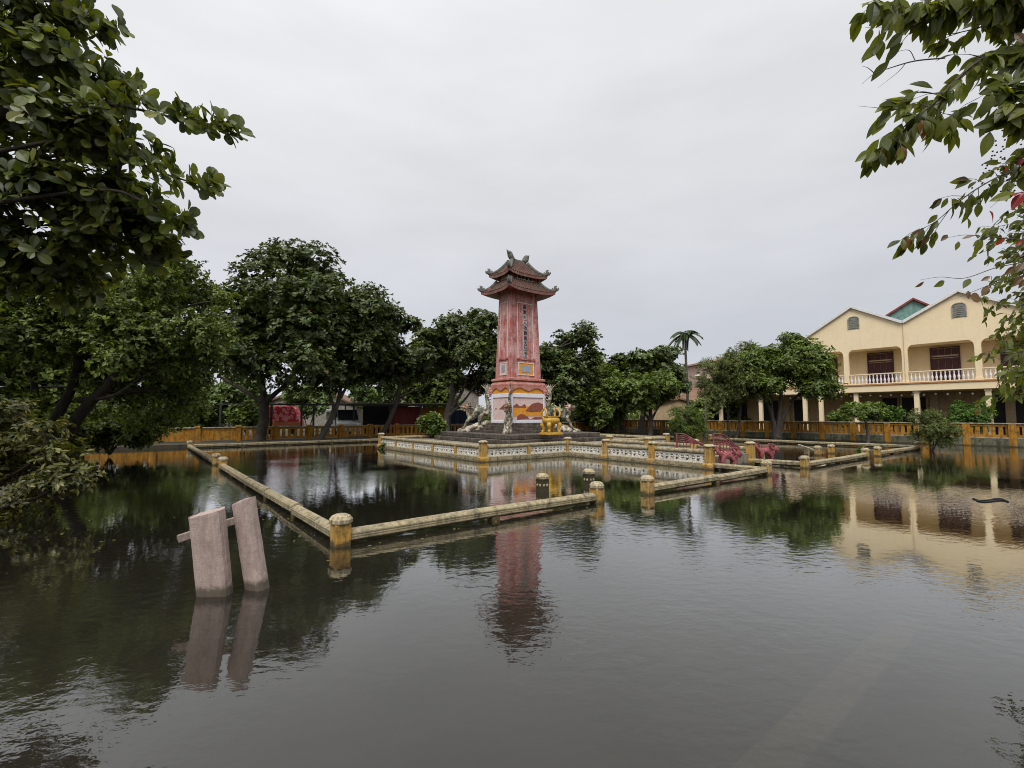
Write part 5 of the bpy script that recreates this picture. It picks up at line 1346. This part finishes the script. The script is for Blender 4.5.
# near shrub, bottom left
cl = sub_clumps(*env(-60, 408, 50, 505, 8.6, 1.2), 16, (.22, .34), .8, 81, -.9)
cl += [(tuple(at(x, y, 8.3)), (.32, .4, .22)) for x, y in ((70, 470), (60, 455), (50, 485), (28, 500), (5, 515), (72, 482), (25, 440), (45, 430), (10, 410))]
tree('speckled green shrub overhanging the near left bank', W(5.6, -4.7, .1), [([W(5.6, -4.7, .0), at(20, 470, 8.4), at(45, 455, 8.3)], .04, .012), ([W(5.6, -4.7, .0), at(5, 450, 8.6), at(10, 420, 8.5)], .04, .012), ([W(5.5, -4.6, .0), at(30, 500, 8.1), at(62, 480, 8.1)], .03, .01)], cl, 2100, 6, .10, 'leaf_shrub', 'twig', T_OVAL, 'bush', 'bush', None, .3, limb_r=.012, el=(-.3, .7))
# -- big leaved almond tree, top left and near
cl = []
for x, y, Y_, rr_ in ((10, 20, 6.3, .8), (50, 60, 6.2, .6), (20, 110, 6.6, .9), (60, 130, 6.4, .75), (100, 130, 6.4, .5), (20, 190, 6.9, 1.0), (70, 190, 6.8, .8), (120, 195, 6.8, .6), (140, 225, 7.2, .6), (90, 245, 7.3, .8), (20, 260, 7.4, 1.0), (60, 280, 7.8, .8), (-60, 60, 6.4, 1.2), (-60, 200, 6.8, 1.3), (-80, -40, 6.2, 1.2), (20, -60, 6.2, 1.0), (150, 250, 7.6, .5), (-60, 320, 7.2, .9), (160, 240, 7.3, .35), (100, 210, 7, .6)):
    cl.append((tuple(at(x, y, Y_)), (rr_*.85, rr_*.8, rr_*.52)))
tips = [((60, 95), (110, 104), (150, 112), (190, 121), (218, 126), (236, 127)), ((70, 140), (120, 155), (160, 172), (195, 183), (214, 186)), ((40, 0), (70, 12), (95, 24), (106, 30)), ((60, 60), (85, 75), (120, 85), (132, 92)), ((100, 190), (140, 200), (170, 214), (180, 222)), ((30, 20), (60, 22), (78, 34)), ((110, 150), (150, 155), (172, 158)), ((90, 100), (120, 92), (140, 96))]
def near_leaves(base):
    P, D = [], []
    for i, t_ in enumerate(tips):
        pts = catmull([at(x, y, 6.3+.05*i) for x, y in t_], 6)
        for j in range(3, len(pts), 2):
            P.append(np.array(pts[j]+Vector((random.gauss(0, .03), random.gauss(0, .06), random.gauss(0, .03))))); D.append(np.array((pts[j]-pts[j-1]).normalized()*1.2))
    P = np.array(P)-np.array(base); D = np.array(D)
    P = np.repeat(P, 2, 0)+rng.normal(size=(2*len(P), 3))*.05; D = np.repeat(D, 2, 0)
    V, Fq = rosettes(P, D, 6, .20, T_OBOV, .35, (.0, .9), .3)
    return V, Fq
trk = [([(-9.2, 5.6, .1), (-9.0, 5.7, 2.0), (-8.6, 5.9, 4.2)], .32, .2), ([(-8.8, 5.8, 3.2), at(-40, 150, 6.4), at(30, 95, 6.3)], .16, .05)]
for i, t_ in enumerate(tips): trk.append(([at(x, y, 6.3+.05*i) for x, y in ((-20, t_[0][1]+15),)+t_], .03, .006))
tree('big broad leaved almond tree overhanging the top left of the view', (-9.2, 5.6, .1), trk, cl, 1650, 7, .19, 'leaf_near', 'bark', T_OBOV, shell=.2, limb_r=.03, extra=near_leaves, upbias=.45, el=(-.1, .8))

# -- oval leaved tree, right edge, near
r_base = Vector((6.4, 4.0, .1))
root = thing('tree', r_base, 'oval leaved tree reaching in from the right edge, a few leaves red', 'tree')
wood = MB(); GP_, GD, GN, GS = [], [], [], []; RP, RD, RN, RS = [], [], [], []; BP_, BD, BN, BS = [], [], [], []
wood.tube(catmull([(0, 0, 0), (.1, 0, 1.5), (-.1, -.1, 3.0), (-.2, -.2, 4.6)], 5), [.17, .13, .12, .07], 10)
def leaf_at(p, d, size, red, brown, droop):
    dd = d*random.uniform(.3, .9)+Vector((random.gauss(0, .45), random.gauss(0, .25), random.gauss(-droop, .35)))
    nn_ = Vector((random.gauss(0, .45), -random.uniform(.4, 1.0), random.uniform(-.1, .8)))
    u_ = random.random()
    tgt = (RP, RD, RN, RS) if u_ < red else ((BP_, BD, BN, BS) if u_ < red+brown else (GP_, GD, GN, GS))
    tgt[0].append(p); tgt[1].append(dd); tgt[2].append(nn_); tgt[3].append(size*random.uniform(.7, 1.15))
def twig(px, Y, r0, leaves=True, size=.13, step=.045, droop=.5, nleaf=2, red=0.0, brown=0.0, sub=True):
    P = catmull([at(x, y, Y) for q in px for x, y in [q[:2]]], 7)
    P = [p-r_base for p in P]
    if px[0][0] >= 1024: P = [P[0]+Vector((1.6, .5, -.2)), P[0]+Vector((.7, .2, .05))]+P
    wood.tube(P, [r0, r0*.9, r0*.5, r0*.25], 6)
    if not leaves: return
    L, tot = 0, 0
    size *= 1.02
    for i in range(1, len(P)):
        seg = P[i]-P[i-1]; L += seg.length; d = seg.normalized()
        while L > step*1.5:
            L -= step*1.5
            for j in range(nleaf-1 or 1): leaf_at(P[i]+Vector((random.gauss(0, .02), random.gauss(0, .03), random.gauss(-.01, .02))), d, size, red, brown, droop)
            if sub and nleaf > 1 and random.random() < .62:
                sd = (d*random.uniform(.2, .9)+Vector((random.gauss(0, .5), random.gauss(0, .5), random.gauss(-.15, .6)))).normalized()
                Ls = random.uniform(.08, .24); a0 = P[i]; a2 = a0+sd*Ls+Vector((0, 0, -.03)); a1 = a0.lerp(a2, .5)+Vector((0, 0, .015))
                wood.tube([a0, a1, a2], [r0*.3+.0012, .0022, .001], 4)
                for k_ in range(random.randint(2, 5)): leaf_at(a0.lerp(a2, random.uniform(.4, 1.0)), sd, size, red, brown, droop)
twig([(1024, 48), (985, 58), (958, 78), (935, 102), (914, 118)], 3.5, .016, True, .14, .035, .6, 3)
twig([(914, 116), (904, 127), (893, 138), (885, 146), (880, 152)], 3.5, .006, True, .14, .02, .7, 3)
twig([(940, 95), (920, 92), (905, 100), (893, 104)], 3.5, .004, True, .14, .035, .2, 2)
twig([(930, 104), (940, 112), (955, 116)], 3.5, .004, True, .14, .03, .3, 3)
twig([(1024, -14), (980, -4), (940, 4), (915, 8), (893, 6), (878, 0)], 3.4, .012, True, .16, .018, .9, 3, 0, .03)
twig([(960, 0), (925, 20), (900, 30), (885, 28)], 3.4, .006, True, .14, .04, .9, 2)
twig([(1024, 10), (1000, 20), (970, 30), (940, 36)], 3.5, .008, True, .13, .035, .7, 2, 0, .04)
twig([(945, 58), (915, 61), (890, 68), (874, 74), (862, 84)], 3.5, .005, False)
twig([(874, 73), (868, 68), (862, 66)], 3.5, .003, False); twig([(905, 64), (898, 72), (878, 88)], 3.5, .003, False); twig([(915, 60), (908, 50), (890, 54)], 3.5, .003, False); twig([(900, 110), (880, 108), (858, 106)], 3.5, .003, False)
twig([(1024, 42), (1003, 30), (1000, 12), (1006, -5)], 3.6, .008, True, .12, .06, .7, 1)
twig([(1024, 88), (1008, 90), (990, 92), (975, 100)], 3.3, .005, True, .15, .04, .35, 2)
twig([(1024, 110), (1006, 112), (995, 118)], 3.3, .005, True, .15, .04, .6, 2)
twig([(1024, 168), (1000, 176), (975, 190), (955, 205), (935, 222), (915, 232), (902, 240)], 3.8, .006, True, .105, .035, .8, 2, .05, .05)
twig([(1024, 150), (1005, 165), (985, 172)], 3.8, .004, True, .09, .05, .5, 2, .02, .05)
twig([(1024, 240), (990, 237), (965, 235), (946, 238)], 3.8, .004, True, .10, .09, .8, 1, .4, .3)
twig([(1024, 192), (1005, 196), (990, 208)], 3.4, .004, True, .14, .10, .2, 1, .9, 0)
twig([(1024, 262), (995, 268), (965, 278), (940, 277), (920, 280)], 3.6, .004, True, .09, .13, 1.0, 1, .25, .5)
twig([(1024, 275), (990, 285), (962, 296), (945, 302)], 3.6, .003, True, .085, .16, 1.0, 1, 0, .8)
for i in range(16):     # denser small leaved sprays at the frame edge
    y = 205+i*12; x0 = 992-14*math.sin(i*1.3)+(6 if i > 9 else 0)
    twig([(1034, y), (1018, y+5), (x0+9, y+13), (x0+1, y+22)], 5.6+.15*(i % 4), .005, True, .095, .04, .5, 2, .003, .02)
twig([(1024, 370), (1010, 372), (1000, 382)], 4.6, .004, True, .11, .04, .6, 2)
wood.build('trunk', M['bark_pale'], root)
def emit(Pl, Dl, Nl, Sl, mat, name):
    if not Pl: return
    V, Fq = inst(T_OVAL[0], T_OVAL[1], np.array(Pl), frames(np.array(Dl), np.array(Nl)), np.array(Sl))
    np_mesh(name, V, Fq, mat, root)
emit(GP_, GD, GN, GS, M['leaf_right'], 'crown'); emit(RP, RD, RN, RS, M['leaf_red'], 'red_leaves'); emit(BP_, BD, BN, BS, M['leaf_brown'], 'brown_leaves')
V, Fq = inst(T_ROUND[0], T_ROUND[1], np.array([at(970, 296, 3.6)-r_base]), frames(np.array([[.8, 0, -.25]]), np.array([[0, -1, .2]])), np.array([.095])); np_mesh('round_leaf', V, Fq, M['leaf_brown'], root)
bm_ = MB()
for i in range(90):
    q_ = at(random.gauss(1004, 14), random.gauss(168, 22), 3.9)-r_base; bm_.ball(q_, .008, 5, 3)
tag(bm_.build('berries', M['twig'], root), kind='stuff')

# -- far tree line closing the view
n = 5200
ang = rng.uniform(-1.05, 1.05, n); rad_ = rng.uniform(75, 100, n)
P = np.stack([np.sin(ang)*rad_, np.cos(ang)*rad_, .2+(3.2+1.4*np.sin(ang*23)+.9*np.sin(ang*57))*rng.random(n)**.7], 1)
V, Fq = rosettes(P, unit(n), 5, .9, T_SIMPLE)
tag(np_mesh('treeline', V, Fq, M['leaf_fine']), 'low far belt of trees closing the view behind the houses', 'trees', kind='stuff')

# fallen leaves afloat along the left bank and the low wall
P = []
for i in range(170):
    s_, t_ = random.uniform(2, 22), PT0+abs(random.gauss(.3, 1.1)); P.append(W(s_, t_, .004+random.random()*.004))
for i in range(70): P.append(W(random.uniform(0.3, 10), -.12-abs(random.gauss(0, .25)), .005))
for i in range(50): P.append(W(-.12-abs(random.gauss(0, .25)), random.uniform(.2, 12), .005))
for i in range(3): P.append(W(random.uniform(-1, 2), random.uniform(-3, 14), .005))
P = np.array([tuple(p) for p in P]); n = len(P)
D = rng.normal(size=(n, 3)); D[:, 2] *= .03
V, Fq = inst(T_SIMPLE[0], T_SIMPLE[1], P, frames(D, np.tile([0, 0, 1.], (n, 1))+rng.normal(size=(n, 3))*.08), rng.uniform(.03, .075, n))
tag(np_mesh('floating_leaves', V, Fq, M['leaf_shrub']), 'small fallen leaves floating on the pond near the left bank', 'leaves', kind='stuff')
